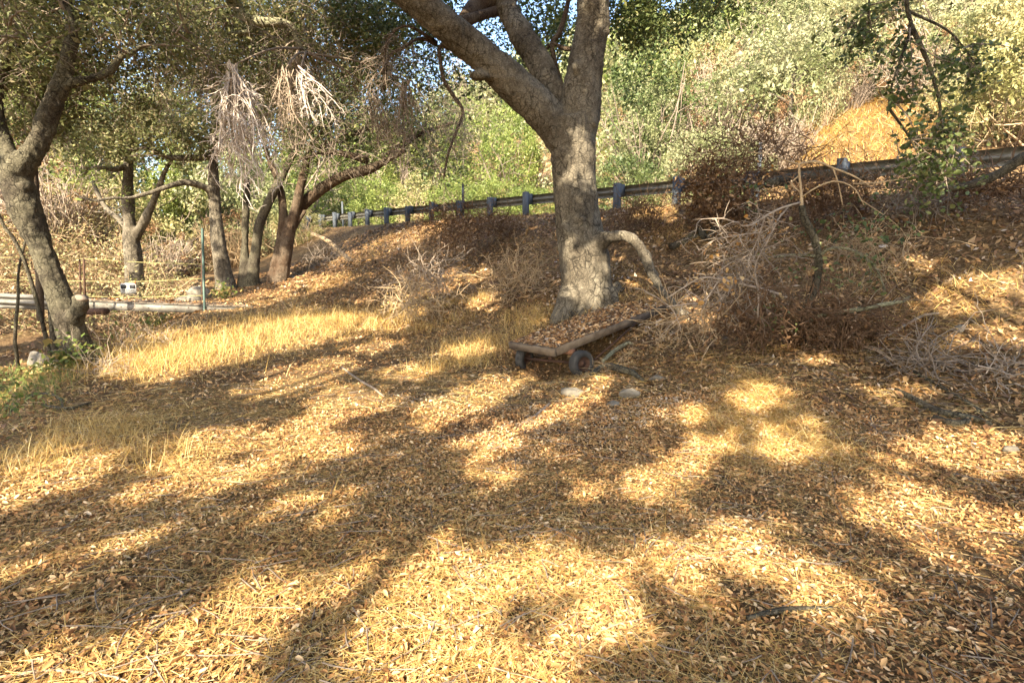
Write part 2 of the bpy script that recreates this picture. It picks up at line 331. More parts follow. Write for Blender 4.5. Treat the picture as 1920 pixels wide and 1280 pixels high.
# ------------------------------------------------------------------ trees: trunks fused into one skin, then roughened
def fused(parts, voxel, smooth, amp, seed, fine=.012):
    V, F, _ = join(parts); me = mesh_from('tmp', V, F); o = bpy.data.objects.new('tmp', me); COL.objects.link(o)
    r = o.modifiers.new('r', 'REMESH'); r.mode = 'VOXEL'; r.voxel_size = voxel
    s = o.modifiers.new('s', 'SMOOTH'); s.factor = .5; s.iterations = smooth
    dg = bpy.context.evaluated_depsgraph_get(); ev = o.evaluated_get(dg); m2 = ev.to_mesh()
    n = len(m2.vertices); V = np.empty(n*3, np.float32); m2.vertices.foreach_get('co', V); V = V.reshape(-1, 3).astype(float)
    N = np.empty(n*3, np.float32); m2.vertices.foreach_get('normal', N); N = N.reshape(-1, 3)
    F4 = [list(p.vertices) for p in m2.polygons]; F = [np.array([f for f in F4 if len(f) == k]).reshape(-1, k) for k in (3, 4)]
    ev.to_mesh_clear(); bpy.data.objects.remove(o); bpy.data.meshes.remove(me)
    big = fbm(V*1.6, 3, seed)-.5; rid = 1-np.abs(2*vnoise(V*np.array([9, 9, 3.]), seed+3)-1); fi = fbm(V*np.array([22, 22, 9.]), 2, seed+5)-.5
    # slow sideways wrinkles as on old oak bark
    wr = np.abs(2*vnoise(V*np.array([3, 3, 15.]), seed+9)-1)
    V = V+N*(amp*big+fine*(rid-.5)+fine*.9*fi+fine*.5*(wr-.4))[:, None]
    return V, [f for f in F if len(f)]
def knob(u, v, d, r, seed, sq=(1, 1, 1)):
    return rocky(at(u, v, d), np.array(sq)*r, seed)[0:2]
def crown_from(limbs, n1, L1, n2_, L2, per, spread, size, t0=.25, grav=(0, 0, -.03), fine=False, r1=.022, rb=None):
    """branches, twigs and leaves growing from a list of limb polylines (each (K,3))"""
    P0 = np.stack([spline(p, 10) for p in limbs]); P1 = sprout(P0, n1, L1, 6, .18, grav, t0, .9, (0, 0, .1)); P2 = sprout(P1, n2_, L2, 4, .22, grav, .15)
    wood = [tubes(P1, taper(len(P1), 6, r1, r1*.35), 5), tubes(P2, taper(len(P2), 4, r1*.4, r1*.12), 3)]
    C = np.repeat(P2[:, 1:].reshape(-1, 3), per, 0); C = C+rng.normal(0, spread, C.shape)
    cl = np.repeat(rng.random(len(P2)), 3*per); lv = leaves(C, size, fine=fine, rnd=np.clip(.55*cl+.45*rng.random(len(C)), 0, 1))
    return wood, lv
def bl(u, v, d, ru, rv, n, rd=None, **k):
    n = int(n*3.0) if n > 400 else n
    """leafy mass centred on a sight line at depth d, radii given as seen"""
    s = d/1000; return blob(at(u, v, d), (ru*s, rd if rd else (ru+rv)/2*s, rv*s), n, **k)
def keep_below(C, vmin=-400): return C
def twigmass(u, v, d, ru, rv, n, L, r, grav=(0, 0, -.1), wig=.25, K=5, rd=None):
    C, _ = bl(u, v, d, ru, rv, n, rd, clump=12, spread=.35); C = C[:len(C)//7]; n = len(C); r = r*1.2; D = rng.normal(0, 1, (n, 3)); P = wander(C, D, L*rng.uniform(.5, 1.3, n), K, wig, grav)
    return tubes(P, taper(n, K, r, r*.35), 3)

# ---- the big oak by the cart
base = ground(1100, 594); D0 = 10.25
oak = thing('oak_tree', on_ground(at(1100, 594, D0)), 'huge grey oak forking above the old cart at the foot of the bank', 'tree')
tr = [one([(1100, 625, D0, 170), (1100, 596, D0, 122), (1101, 560, D0, 98), (1096, 500, D0, 90), (1088, 440, D0, 86), (1080, 380, D0, 80), (1075, 320, D0, 78), (1074, 268, D0, 80), (1075, 225, D0, 80)], 40, 20, lump=.03),
      one([(1076, 290, D0, 66), (1088, 210, D0, 72), (1094, 150, D0, 66), (1100, 104, D0, 60), (1110, 50, D0, 58), (1112, 0, D0-.1, 56), (1118, -70, D0-.2, 54), (1140, -260, D0-.3, 44), (1190, -480, D0-.4, 28)], 36, 16, lump=.04),
      one([(1066, 285, D0, 56), (1028, 222, D0-.05, 64), (975, 168, D0-.2, 62), (915, 115, D0-.4, 56), (850, 60, D0-.7, 53), (780, 2, D0-1, 49), (700, -60, D0-1.3, 46), (560, -160, D0-1.8, 38), (330, -300, D0-2.2, 28)], 40, 16, lump=.04),
      one([(1062, 260, D0+.1, 48), (1046, 200, D0+.2, 46), (1015, 125, D0+.4, 43), (975, 60, D0+.7, 40), (945, 5, D0+1, 36), (925, -60, D0+1.3, 34), (890, -220, D0+1.7, 24)], 30, 14, lump=.04),
      one([(1115, 455, D0-.2, 52), (1138, 446, D0-.42, 28), (1160, 441, D0-.55, 19), (1186, 448, D0-.75, 20), (1206, 474, D0-.9, 20), (1224, 515, D0-1.1, 18), (1242, 545, D0-1.3, 16), (1268, 575, D0-1.5, 15), (1300, 604, D0-1.7, 13), (1325, 625, D0-1.75, 9)], 34, 12, lump=.16),
      one([(1075, 550, D0-.25, 50), (1056, 590, D0-.45, 44), (1038, 615, D0-.6, 30), (1020, 628, D0-.7, 14)], 12, 10), one([(1130, 550, D0-.25, 50), (1150, 590, D0-.4, 44), (1172, 608, D0-.5, 30), (1195, 620, D0-.5, 14)], 12, 10), one([(1145, 540, D0+.1, 40), (1165, 555, D0+.1, 26), (1185, 565, D0+.1, 16), (1205, 570, D0+.1, 8)], 10, 8),
      knob(1131, 62, D0-.1, .13, 2, (1.1, 1, .7)), knob(1108, 240, D0-.2, .15, 5, (.9, 1, 1.1)), knob(1078, 128, D0-.3, .09, 7, (1, 1, 1.6)), knob(897, 145, D0-.55, .13, 8, (1.5, 1, .8)),
      knob(1132, 446, D0-.38, .15, 11, (1, .9, .8)), knob(1064, 432, D0-.33, .15, 12, (.9, .7, 1.3)), knob(1088, 412, D0-.36, .12, 14), knob(1208, 476, D0-.93, .095, 15, (1, .8, .8)), knob(1229, 524, D0-1.18, .085, 16, (.9, .8, 1))]
V, F = fused(tr, .03, 3, .07, 11, .03); obj('trunk', V, F, M['bark'], oak)
sm = [one([(845, 90, D0-.5, 9), (824, 88, D0-.5, 7), (826, 118, D0-.6, 7), (832, 150, D0-.6, 7), (850, 180, D0-.6, 7), (868, 208, D0-.6, 6), (856, 245, D0-.6, 5), (840, 290, D0-.6, 4), (832, 335, D0-.6, 3)], 26, 7, lump=.2),
      one([(935, 20, D0+1, 18), (900, 30, D0+.6, 16), (868, 42, D0+.4, 22), (845, 55, D0+.2, 14)], 12, 8),
      one([(960, 5, D0+1.2, 40), (925, -5, D0+1, 36), (890, 15, D0+.8, 30), (870, 38, D0+.5, 24)], 12, 9),
      one([(818, 82, D0-.5, 9), (786, 73, D0-.7, 6), (755, 90, D0-.9, 5), (728, 108, D0-1, 4), (722, 160, D0-1, 3)], 16, 6, lump=.2),
      one([(815, 78, D0-.6, 8), (768, 50, D0-.9, 5), (738, 60, D0-1, 4), (722, 95, D0-1, 4), (720, 170, D0-1, 3)], 16, 6, lump=.2),
      one([(1060, 180, D0+.4, 6), (1035, 90, D0+.5, 9), (1050, 60, D0+.6, 10), (1066, 0, D0+.7, 9), (1075, -80, D0+.8, 7)], 14, 6),
      one([(1100, 90, D0+.2, 8), (1060, 92, D0+.4, 8), (1035, 82, D0+.5, 6), (1020, 100, D0+.6, 4)], 10, 6)]
for q in sm: obj('branch', q[0], q[1], M['bark_red'], oak)
Pd = np.stack([limb(z, 12)[0] for z in ([(836, 165, D0-.6, 5), (872, 215, D0-.6, 5), (850, 255, D0-.6, 4), (832, 345, D0-.6, 3)], [(786, 73, D0-.7, 5), (728, 112, D0-1, 4), (722, 160, D0-1, 3)], [(768, 50, D0-.9, 4), (722, 95, D0-1, 4), (720, 170, D0-1, 3)])]); P1 = sprout(Pd, 22, .55, 7, .25, (0, 0, -.16), .1, 1.); P2 = sprout(P1, 4, .25, 4, .3, (0, 0, -.1))
V, F, A = join([tubes(P1, taper(len(P1), 7, .007, .003), 3), tubes(P2, taper(len(P2), 4, .004, .002), 3)]); obj('twigs', V, F, M['twig'], oak)
lim = [np.array([at(*q) for q in z]) for z in (
    [(1118, -70, 10), (1250, -150, 9.5), (1400, -210, 8.5), (1560, -240, 7.6), (1700, -260, 6.8)], [(1140, -200, 10), (1200, -400, 10), (1300, -600, 10)],
    [(700, -60, 8.9), (560, -160, 8.4), (330, -300, 8), (100, -400, 7.6)], [(925, -60, 11.6), (890, -220, 12), (800, -420, 12)], [(1118, -60, 10), (1230, -120, 11.5), (1380, -150, 13)], [(1000, -150, 10.4), (960, -350, 9), (900, -600, 7.6)])]
q = [tubes(spline(p, 12)[None], np.linspace(.14, .05, 12)[None], 8) for p in lim]
for z in q: obj('limb', z[0], z[1], M['bark'], oak)
wood, lv = crown_from(lim, 7, 1.5, 6, .7, 7, .16, .11)
b2 = [bl(1250, -10, 11, 110, 75, 1500), bl(1180, 40, 11.5, 40, 60, 500), bl(1330, -60, 11, 120, 60, 900), bl(720, 20, 11.5, 90, 60, 900), bl(1010, 20, 12, 70, 60, 700), bl(830, 20, 12, 60, 50, 500), bl(760, 110, 13, 90, 70, 700), bl(900, 90, 13, 70, 70, 600), bl(1010, 90, 13, 60, 70, 600), bl(690, 60, 13, 60, 50, 500)]
lv2 = leaves(np.concatenate([z[0] for z in b2]), .085)
V, F, A = join([lv, lv2]); obj('crown', V, F, M['oak'], oak, A)
V, F, A = join(wood); obj('twigs', V, F, M['twig_brown'], oak)
# leafy bough hanging down in front of the hillside
hb = [[(1700, -260, 6.8), (1690, -120, 6.6), (1700, 10, 6.5), (1708, 50, 6.5), (1690, 110, 6.45), (1672, 160, 6.4), (1664, 215, 6.4)], [(1706, 45, 6.5), (1735, 105, 6.5), (1755, 165, 6.5), (1768, 235, 6.5), (1775, 300, 6.5)],
      [(1640, -200, 6.9), (1632, -30, 6.8), (1628, 30, 6.8), (1632, 82, 6.8)], [(1700, 20, 6.5), (1780, 60, 6.8), (1830, 120, 6.9)], [(1664, 200, 6.4), (1700, 250, 6.45), (1730, 305, 6.5)]]
hand = [];
for k, h in enumerate(hb): hand.append(limb([(*z, 5) for z in h], 12)[0]) 
hp = [tubes(p[None], np.linspace(.03 if k < 2 else .018, .007, 12)[None], 6) for k, p in enumerate(hand)]
V, F, A = join(hp); hbo = obj('hanging_bough', V, F, M['bark_dark'], oak)
P0 = np.stack([p[5:] for p in hand]); P1 = sprout(P0, 11, .55, 6, .25, (.03, 0, -.12), .05, 1.0); P2 = sprout(P1, 5, .25, 4, .25, (0, 0, -.08), .1)
V, F, A = join([tubes(P1, taper(len(P1), 6, .008, .003), 4), tubes(P2, taper(len(P2), 4, .004, .0015), 3)]); obj('twigs', V, F, M['twig'], hbo)
C = np.repeat(P2[:, 1:].reshape(-1, 3), 3, 0); C = C+rng.normal(0, .045, C.shape); lv = leaves(C, .058, fine=True, asp=.6, rnd=rng.random(len(C)))
obj('foliage', lv[0], lv[1], M['oak'], hbo, lv[2])

# ---- leaning oak at the left edge
DL = 8.3
lean = thing('leaning_oak', on_ground(at(148, 690, DL)), 'leaning dark oak trunk at the left with a sawn stub beside the footbridge', 'tree')
tl = [one([(158, 725, DL, 92), (152, 690, DL, 58), (140, 640, DL, 46), (124, 590, DL, 42), (106, 545, DL, 38), (88, 495, DL, 35), (68, 445, DL, 37), (50, 400, DL, 45), (34, 345, DL, 44), (22, 300, DL, 46)], 44, 18, lump=.1),
      one([(30, 320, DL, 50), (55, 295, DL, 34), (76, 262, DL, 30), (92, 215, DL, 28), (112, 165, DL, 26), (128, 115, DL, 22), (133, 70, DL, 19), (130, 20, DL, 16), (110, -60, DL, 14)], 30, 12, lump=.08),
      one([(20, 310, DL, 44), (4, 270, DL+.1, 36), (-15, 220, DL+.2, 34), (-10, 150, DL+.3, 30), (12, 95, DL+.4, 26), (40, 45, DL+.5, 22), (62, 0, DL+.6, 20), (90, -80, DL+.7, 16)], 30, 12, lump=.08),
      one([(118, 160, DL, 16), (140, 155, DL, 14), (172, 147, DL, 13), (205, 135, DL+.1, 12), (228, 108, DL+.1, 10), (262, 90, DL+.2, 7), (300, 70, DL+.2, 4)], 22, 9, lump=.1),
      one([(138, 600, DL-.1, 34), (149, 578, DL-.18, 26), (153, 560, DL-.22, 24)], 8, 12),
      one([(125, 660, DL-.2, 40), (110, 690, DL-.3, 28), (100, 715, DL-.35, 16)], 8, 9), one([(170, 670, DL-.1, 36), (190, 705, DL-.2, 26), (205, 725, DL-.2, 12)], 8, 9),
      knob(54, 395, DL-.07, .12, 3, (1, .8, 1.3)), knob(42, 350, DL-.1, .09, 4), knob(74, 455, DL-.07, .08, 9, (1, 1, 1.4)), knob(142, 645, DL-.07, .13, 6, (1, .8, 1.2))]
V, F = fused(tl, .024, 3, .07, 21, .028); obj('trunk', V, F, M['bark_dark'], lean)
p, r = limb([(153, 562, DL-.22, 20), (153.5, 556, DL-.23, 21)], 3, lump=0); o = tubes(p[None], r[None], 14); obj('sawn_stub', o[0], o[1], M['twig'], lean)
lim = [np.array([at(*q) for q in z]) for z in ([(128, 115, DL), (133, 40, DL), (110, -60, DL), (160, -200, DL)], [(12, 95, DL+.4), (62, 0, DL+.6), (120, -100, DL+.8)], [(172, 147, DL), (228, 108, DL+.1), (300, 70, DL+.2), (380, 60, DL+.6)],
        [(-10, 150, DL+.3), (20, 130, DL+.5), (60, 165, DL+.8), (70, 205, DL+1)], [(40, 45, DL+.5), (150, 10, DL+.9), (260, 10, DL+1.2)], [(120, 140, DL), (60, 80, DL-.5), (0, 40, DL-.8)])]
wood, lv = crown_from(lim, 9, 1.1, 7, .55, 8, .12, .075, grav=(0, 0, -.06), r1=.016)
b2 = [bl(60, 60, DL+.8, 120, 90, 3200), bl(230, 60, DL+1.5, 140, 80, 2600), bl(50, 200, DL+1, 70, 60, 900), bl(190, 190, DL+1.6, 90, 45, 700)]
V, F, A = join([lv, leaves(np.concatenate([z[0] for z in b2]), .066)]); obj('crown', V, F, M['oak_dusty'], lean, A)
V, F, A = join(wood+[twigmass(150, 90, DL+.8, 190, 90, 700, .7, .006), twigmass(30, 200, DL+.8, 60, 60, 260, .6, .006)]); obj('twigs', V, F, M['twig'], lean)

# ---- trees behind the footbridge
def simple_tree(name, base_uvd, label, stems, bark, limbs=None, extra=(), blobs=(), leafmat='oak_dusty', leaf=.075, twigs=(), cr=(6, 1.2, 5, .6, 5, .14)):
    t = thing(name, on_ground(at(*base_uvd)), label, 'tree')
    V, F = fused([one([(a_, b_, c_, d_*.84) for a_, b_, c_, d_ in s], 30, 12, lump=.08) for s in stems]+list(extra), .035, 3, .06, len(label), .018); obj('trunk', V, F, M[bark], t)
    parts = []; wd = []
    if limbs:
        for z in limbs: p, r = limb(z, 18, lump=.12); o = tubes(p[None], r[None], 8); obj('limb', o[0], o[1], M[bark], t)
        w_, l_ = crown_from([limb(z, 12)[0] for z in limbs], *cr[:2], *cr[2:4], cr[4], cr[5], leaf, grav=(0, 0, -.05)); wd += w_; parts.append(l_)
    if blobs: parts.append(leaves(np.concatenate([bl(*z)[0] for z in blobs]), leaf))
    if parts: V, F, A = join(parts); obj('crown', V, F, M[leafmat], t, A)
    wd += [twigmass(*z) for z in twigs]
    if wd: V, F, A = join(wd); obj('twigs', V, F, M['twig'], t)
    return t
D3 = 18.6
simple_tree('grey_oak', (254, 596, D3), 'pale grey oak with forked trunk standing behind the hanging sign', [
    [(256, 615, D3, 60), (254, 590, D3, 46), (253, 540, D3, 38), (251, 490, D3, 36), (246, 450, D3, 34), (243, 420, D3, 26), (240, 370, D3, 22), (241, 310, D3, 19), (246, 250, D3, 14), (250, 190, D3, 10)],
    [(250, 450, D3, 24), (268, 420, D3-.1, 18), (282, 390, D3-.2, 15), (295, 360, D3-.3, 12), (310, 320, D3-.4, 9), (330, 290, D3-.4, 6)], [(247, 440, D3, 14), (222, 410, D3+.3, 12), (195, 385, D3+.6, 10), (165, 320, D3+.8, 8)]], 'bark',
    limbs=[[(241, 310, D3, 12), (215, 318, D3-.3, 8), (180, 314, D3-.6, 6), (150, 330, D3-.8, 4)], [(246, 250, D3, 10), (280, 210, D3-.5, 8), (320, 190, D3-1, 6), (360, 170, D3-1, 4)], [(250, 200, D3, 8), (200, 150, D3, 6), (160, 120, D3, 4)]],
    blobs=[(215, 225, D3+.5, 80, 40, 1500), (320, 215, D3+1, 70, 40, 900), (150, 150, D3+2, 70, 50, 900)], leaf=.11, leafmat='oak_back')
D4 = 18.7
simple_tree('limbed_oak', (424, 541, D4), 'upright oak with long limb reaching left over the footbridge', [
    [(428, 560, D4, 56), (424, 538, D4, 42), (416, 495, D4, 34), (409, 450, D4, 28), (404, 400, D4, 24), (401, 350, D4, 22), (400, 300, D4, 20), (402, 240, D4, 16), (408, 150, D4, 12)],
    [(402, 372, D4, 20), (392, 356, D4-.2, 16), (370, 346, D4-.5, 14), (345, 342, D4-.8, 12), (318, 349, D4-1.1, 11), (285, 360, D4-1.4, 10), (245, 371, D4-1.7, 9), (210, 371, D4-2, 8), (178, 376, D4-2.2, 7), (150, 368, D4-2.3, 5), (128, 352, D4-2.4, 3)]], 'bark',
    limbs=[[(402, 285, D4, 16), (385, 295, D4-.3, 12), (355, 296, D4-.6, 11), (315, 295, D4-1, 9), (275, 278, D4-1.4, 6), (240, 282, D4-1.6, 4)], [(400, 265, D4, 12), (370, 258, D4-.4, 9), (345, 232, D4-.8, 7), (300, 225, D4-1, 5)], [(405, 180, D4, 10), (350, 140, D4-1, 8), (290, 130, D4-1.5, 5)], [(406, 160, D4, 10), (450, 100, D4, 8), (480, 40, D4, 6)]],
    blobs=[(290, 250, D4-1, 110, 40, 2200), (350, 190, D4, 100, 60, 1800), (190, 265, D4-1.5, 70, 35, 900), (420, 90, D4, 110, 80, 1700), (330, 60, D4+1, 120, 80, 1500)], leaf=.10, twigs=[(330, 200, D4-1, 110, 70, 500, .9, .009), (400, 100, D4-.5, 130, 90, 500, .9, .009)])
D5 = 19.1
simple_tree('twin_trunk_tree', (466, 524, D5), 'twin stemmed tree, one stem a straight dead snag and one bending right', [
    [(462, 540, D5, 44), (460, 518, D5, 28), (459, 470, D5, 17), (460, 420, D5, 16), (462, 375, D5, 15), (463, 336, D5, 12)],
    [(474, 540, D5, 40), (474, 515, D5-.1, 26), (479, 470, D5-.1, 21), (487, 420, D5-.1, 20), (503, 383, D5-.1, 19), (518, 350, D5-.1, 18), (534, 322, D5-.1, 16), (548, 290, D5-.1, 14), (560, 240, D5-.2, 12), (575, 170, D5-.2, 10)]], 'bark_dark',
    limbs=[[(548, 290, D5-.1, 12), (590, 240, D5-.2, 9), (640, 210, D5-.4, 6)], [(565, 220, D5-.2, 10), (540, 150, D5-.5, 8), (500, 90, D5-.8, 5)]], blobs=[(560, 200, D5, 90, 70, 1800), (500, 110, D5, 90, 80, 1500)], leaf=.10, twigs=[(560, 200, D5-.5, 90, 90, 700, .9, .009)])
D6 = 19.3
simple_tree('split_bark_tree', (524, 535, D6), 'clump of reddish split stems with an arching limb at the foot of the bank', [
    [(512, 560, D6, 40), (510, 535, D6, 26), (518, 490, D6, 20), (526, 450, D6, 19), (531, 410, D6, 18), (528, 365, D6, 15), (518, 330, D6, 13), (505, 300, D6, 12), (495, 270, D6, 9)],
    [(530, 560, D6, 44), (528, 530, D6-.1, 32), (535, 480, D6-.1, 27), (543, 430, D6-.1, 24), (556, 385, D6-.1, 20), (565, 345, D6-.1, 18), (575, 305, D6-.1, 17), (590, 270, D6-.1, 14), (620, 235, D6-.2, 12)],
    [(540, 440, D6+.2, 18), (552, 405, D6+.3, 20), (570, 382, D6+.3, 23), (597, 358, D6+.2, 24), (628, 338, D6+.1, 24), (655, 326, D6, 23), (690, 318, D6-.1, 20), (720, 304, D6-.2, 15), (760, 280, D6-.3, 10)],
    [(545, 440, D6, 8), (560, 415, D6, 8), (572, 395, D6, 6)]], 'bark_red',
    extra=[knob(622, 345, D6-.05, .13, 3, (.5, .4, 1))],
    limbs=[[(590, 275, D6-.1, 14), (640, 262, D6-.3, 11), (690, 240, D6-.5, 8), (730, 235, D6-.7, 5)], [(690, 300, D6-.1, 16), (650, 290, D6-.4, 12), (610, 285, D6-.6, 9), (560, 300, D6-.8, 6)], [(610, 245, D6, 12), (650, 180, D6, 9), (700, 120, D6, 6)], [(720, 300, D6, 14), (780, 255, D6, 10), (850, 230, D6, 6)]],
    blobs=[(660, 215, D6, 120, 75, 3600), (580, 120, D6, 120, 90, 2600), (760, 190, D6+.5, 90, 80, 1800), (650, 60, D6+1, 120, 70, 2200), (540, 20, D6, 120, 60, 1700), (840, 270, D6+1.5, 60, 70, 900)], leaf=.095, leafmat='oak',
    twigs=[(640, 235, D6-1, 110, 70, 900, .9, .009), (760, 220, D6-.6, 70, 80, 700, .9, .009), (520, 80, D6-1.5, 130, 80, 900, .9, .009), (850, 190, D6-1, 60, 90, 600, .9, .008)])
# big limb with dead sprays crossing the top left
D7 = 11.
dl = lean
p, r = limb([(110, -60, DL, 26), (170, -115, DL+.6, 30), (250, -115, D7-1.6, 31), (330, -85, D7-1, 31), (410, -42, D7-.4, 29), (440, 8, D7, 24), (462, 34, D7, 21), (490, 42, D7, 17), (525, 42, D7, 15), (548, 52, D7, 12), (556, 75, D7, 9), (575, 100, D7, 6)], 34, lump=.1); LP = p.copy(); o = tubes(p[None], r[None], 9); obj('limb', o[0], o[1], M['bark_green'], dl)
p, r = limb([(476, 44, D7, 11), (470, 58, D7, 9), (450, 62, D7, 8), (428, 64, D7, 5)], 10); o = tubes(p[None], r[None], 7); obj('limb', o[0], o[1], M['bark_green'], dl)
def spray(root, tip, width, n, d, r0, name, parent, m):
    """a dead drooping spray: strands fall from the root and fork downward"""
    a = at(*root, d); b = at(*tip, d); s = d/1000*width; L = np.linalg.norm(b-a)
    q = np.repeat(a[None], n, 0)+rng.normal(0, .05, (n, 3)); dv = nrm(np.repeat((b-a)[None], n, 0))+rng.normal(0, 1, (n, 3))*np.array([1, .8, .25])*s/L
    P0 = wander(q, dv, L*rng.uniform(.7, 1.25, n), 9, .14, (0, 0, -.13)); P1 = sprout(P0, 8, L*.26, 6, .26, (0, 0, -.2), .1, 1.0); P2 = sprout(P1, 3, L*.12, 4, .3, (0, 0, -.1), .2, 1.0)
    V, F, _ = join([tubes(P0, taper(n, 9, r0*1.2, r0*.45), 4), tubes(P1, taper(len(P1), 6, r0*.6, r0*.32), 3), tubes(P2, taper(len(P2), 4, r0*.4, r0*.22), 3)])
    near = LP[np.argmin(np.linalg.norm(LP-(a+UPV*.4), axis=1))]; z = spline([near, (near+a)/2+UPV*.12+rng.normal(0, .06, 3), a], 8); s_ = tubes(z[None], np.linspace(.026, .012, 8)[None], 6)
    o = obj(name, V, F, m, parent); obj('stem', s_[0], s_[1], M['twig'], o); return o
UPV = np.array([0, 0, 1.])
spray((432, 125), (452, 320), 40, 34, D7-1.6, .015, 'dead_spray', dl, M['twig_bleached'])
spray((535, 130), (552, 262), 34, 12, D7-1.2, .011, 'dead_spray', dl, M['twig_pale'])
spray((560, 140), (622, 215), 30, 8, D7-1.2, .011, 'dead_spray', dl, M['twig_bleached'])
spray((560, 90), (545, 200), 40, 10, D7+.1, .010, 'dead_spray', dl, M['twig_pale'])
spray((380, 75), (365, 150), 45, 9, D7+.1, .010, 'dead_spray', dl, M['twig_pale'])
spray((400, 120), (395, 200), 40, 9, D7+.1, .010, 'dead_spray', dl, M['twig_pale'])
spray((700, 175), (720, 275), 40, 12, D7+1, .010, 'dead_spray', dl, M['twig_pale'])
spray((760, 150), (775, 290), 45, 12, D7+1, .010, 'dead_spray', dl, M['twig_pale'])
V, F, A = join([leaves(np.concatenate([bl(*z)[0] for z in ((480, 10, D7+.6, 130, 50, 1700), (600, 40, D7+.8, 90, 70, 1400), (380, 60, D7+.5, 80, 70, 1100), (500, 120, D7+1, 100, 60, 1300), (690, 90, D7+1.5, 70, 80, 1200), (300, 20, D7+1.5, 120, 70, 1800), (760, 60, D7+2, 80, 70, 1000), (440, 190, D7+2.5, 120, 60, 1300))]), .075)]); obj('foliage', V, F, M['oak_dusty'], dl, A)
V, F, A = join([twigmass(480, 80, D7+.4, 140, 80, 1100, .7, .006), twigmass(620, 120, D7+.8, 90, 100, 700, .7, .006)]); obj('twigs', V, F, M['twig'], dl)

# slim stems beside the leaning oak
for rows, lab in (([(96, 672, 8.6, 7), (88, 640, 8.6, 7), (76, 590, 8.6, 7), (62, 540, 8.6, 7), (44, 485, 8.6, 6), (24, 445, 8.6, 6), (8, 425, 8.6, 6), (-12, 380, 8.6, 5)], 'thin dark sapling curving up left of the leaning oak'),
                  ([(104, 690, 9.6, 15), (102, 650, 9.6, 14), (99, 600, 9.6, 13), (96, 560, 9.6, 12)], 'short brown post like snag under the footbridge beam'),
                  ([(28, 640, 12, 6), (30, 600, 12, 6), (34, 560, 12, 5), (36, 500, 12, 4), (60, 400, 12, 4), (66, 300, 12, 4)], 'straight thin grey sapling left under the footbridge')):
    b0 = on_ground(at(*rows[0][:3])); t = thing('sapling', b0, lab, 'tree'); p, r = limb(rows, 20, lump=.1); p = np.concatenate([[[p[0][0], p[0][1], min(b0[2]-.05, p[0][2]-.02)]], p]); r = np.concatenate([[r[0]*1.2], r]); o = tubes(p[None], r[None], 7); obj('stem', o[0], o[1], M['bark_dark'], t)
t = thing('vine_draped_trunk', on_ground(at(70, 560, 12)), 'reddish vine covered trunk rising behind the leaning oak', 'tree')
p, r = limb([(76, 600, 12, 12), (74, 520, 12, 12), (70, 440, 12, 12), (66, 360, 12, 12), (62, 300, 12, 11), (58, 200, 12, 9), (60, 100, 12, 7)], 20, lump=.1); o = tubes(p[None], r[None], 8); obj('stem', o[0], o[1], M['bark_red'], t)
# ------------------------------------------------------------------ guardrail along the road
gr = thing('guardrail', (RP[0], RP[1], float(road_z(0))), 'long grey metal guardrail on dark block posts along the road edge', 'guardrail')
RN3 = np.array([RN[0], RN[1], 0]); RT3 = nrm(np.array([RT[0], RT[1], .029])); UP = np.array([0, 0, 1.])
def rail_pt(i, s=0., dz=0.):
    l = i*1.87; return np.array([RP[0]+l*RT[0]+s*RN[0], RP[1]+l*RT[1]+s*RN[1], float(road_z(l))+dz])
prof = [(-.155, .0), (-.13, .02), (-.10, .075), (-.06, .08), (-.03, .02), (0, .0), (.03, .02), (.06, .08), (.10, .075), (.13, .02), (.155, 0)]
NP = 22
for i in range(-2, NP):
    # one rail length between two posts, lapped 3 mm in front of the next
    a, b = rail_pt(i, -.03+.004*(i % 2), .55), rail_pt(i+1, -.03+.004*(i % 2), .55); V = []
    for e in (a-RT3*.06, b+RT3*.06):
        for off in (0, .006):
            V += [e+UP*h-RN3*(w_+off) for h, w_ in prof]
    V = np.array(V); n = len(prof); F = []
    for j in range(n-1): F += [[j, j+1, 2*n+j+1, 2*n+j], [n+j+1, n+j, 3*n+j, 3*n+j+1]]
    for j in (0, n-1): F += [[j, 2*n+j, 3*n+j, n+j]]
    obj('rail_beam', V, np.array(F), M['rail'], gr, smooth=False)
    p = rail_pt(i, .24, 0); hh = .74+.04*math.sin(i*2.3)
    q = box(p+UP*(hh/2-.25), RT3*.075, RN3*.085, UP*(hh/2+.25)); obj('post', q[0], q[1], M['rail_post'], gr, smooth=False)
    q = box(rail_pt(i, .07, .56), RT3*.072, RN3*.084, UP*.17); obj('block', q[0], q[1], M['rail_post'], gr, smooth=False)
for u, v0, v1, d, lab in ((868, 345, 385, 21.2, 'slim pale marker post standing at the road edge left of the big oak'), (642, 378, 404, 31, 'tiny marker post at the far end of the guardrail'), (1425, 268, 310, 15., 'pale blue marker post behind the brown brush')):
    a = at(u, v1, d); b = at(u, v0, d); a[2] = min(a[2], float(H(a[0], a[1])))-.1; q = box((a+b)/2, (.045, 0, 0), (0, .02, 0), (0, 0, (b[2]-a[2])/2))
    t = tag(obj('marker_post', q[0], q[1], M['rail_post'], smooth=False), lab, 'marker post')
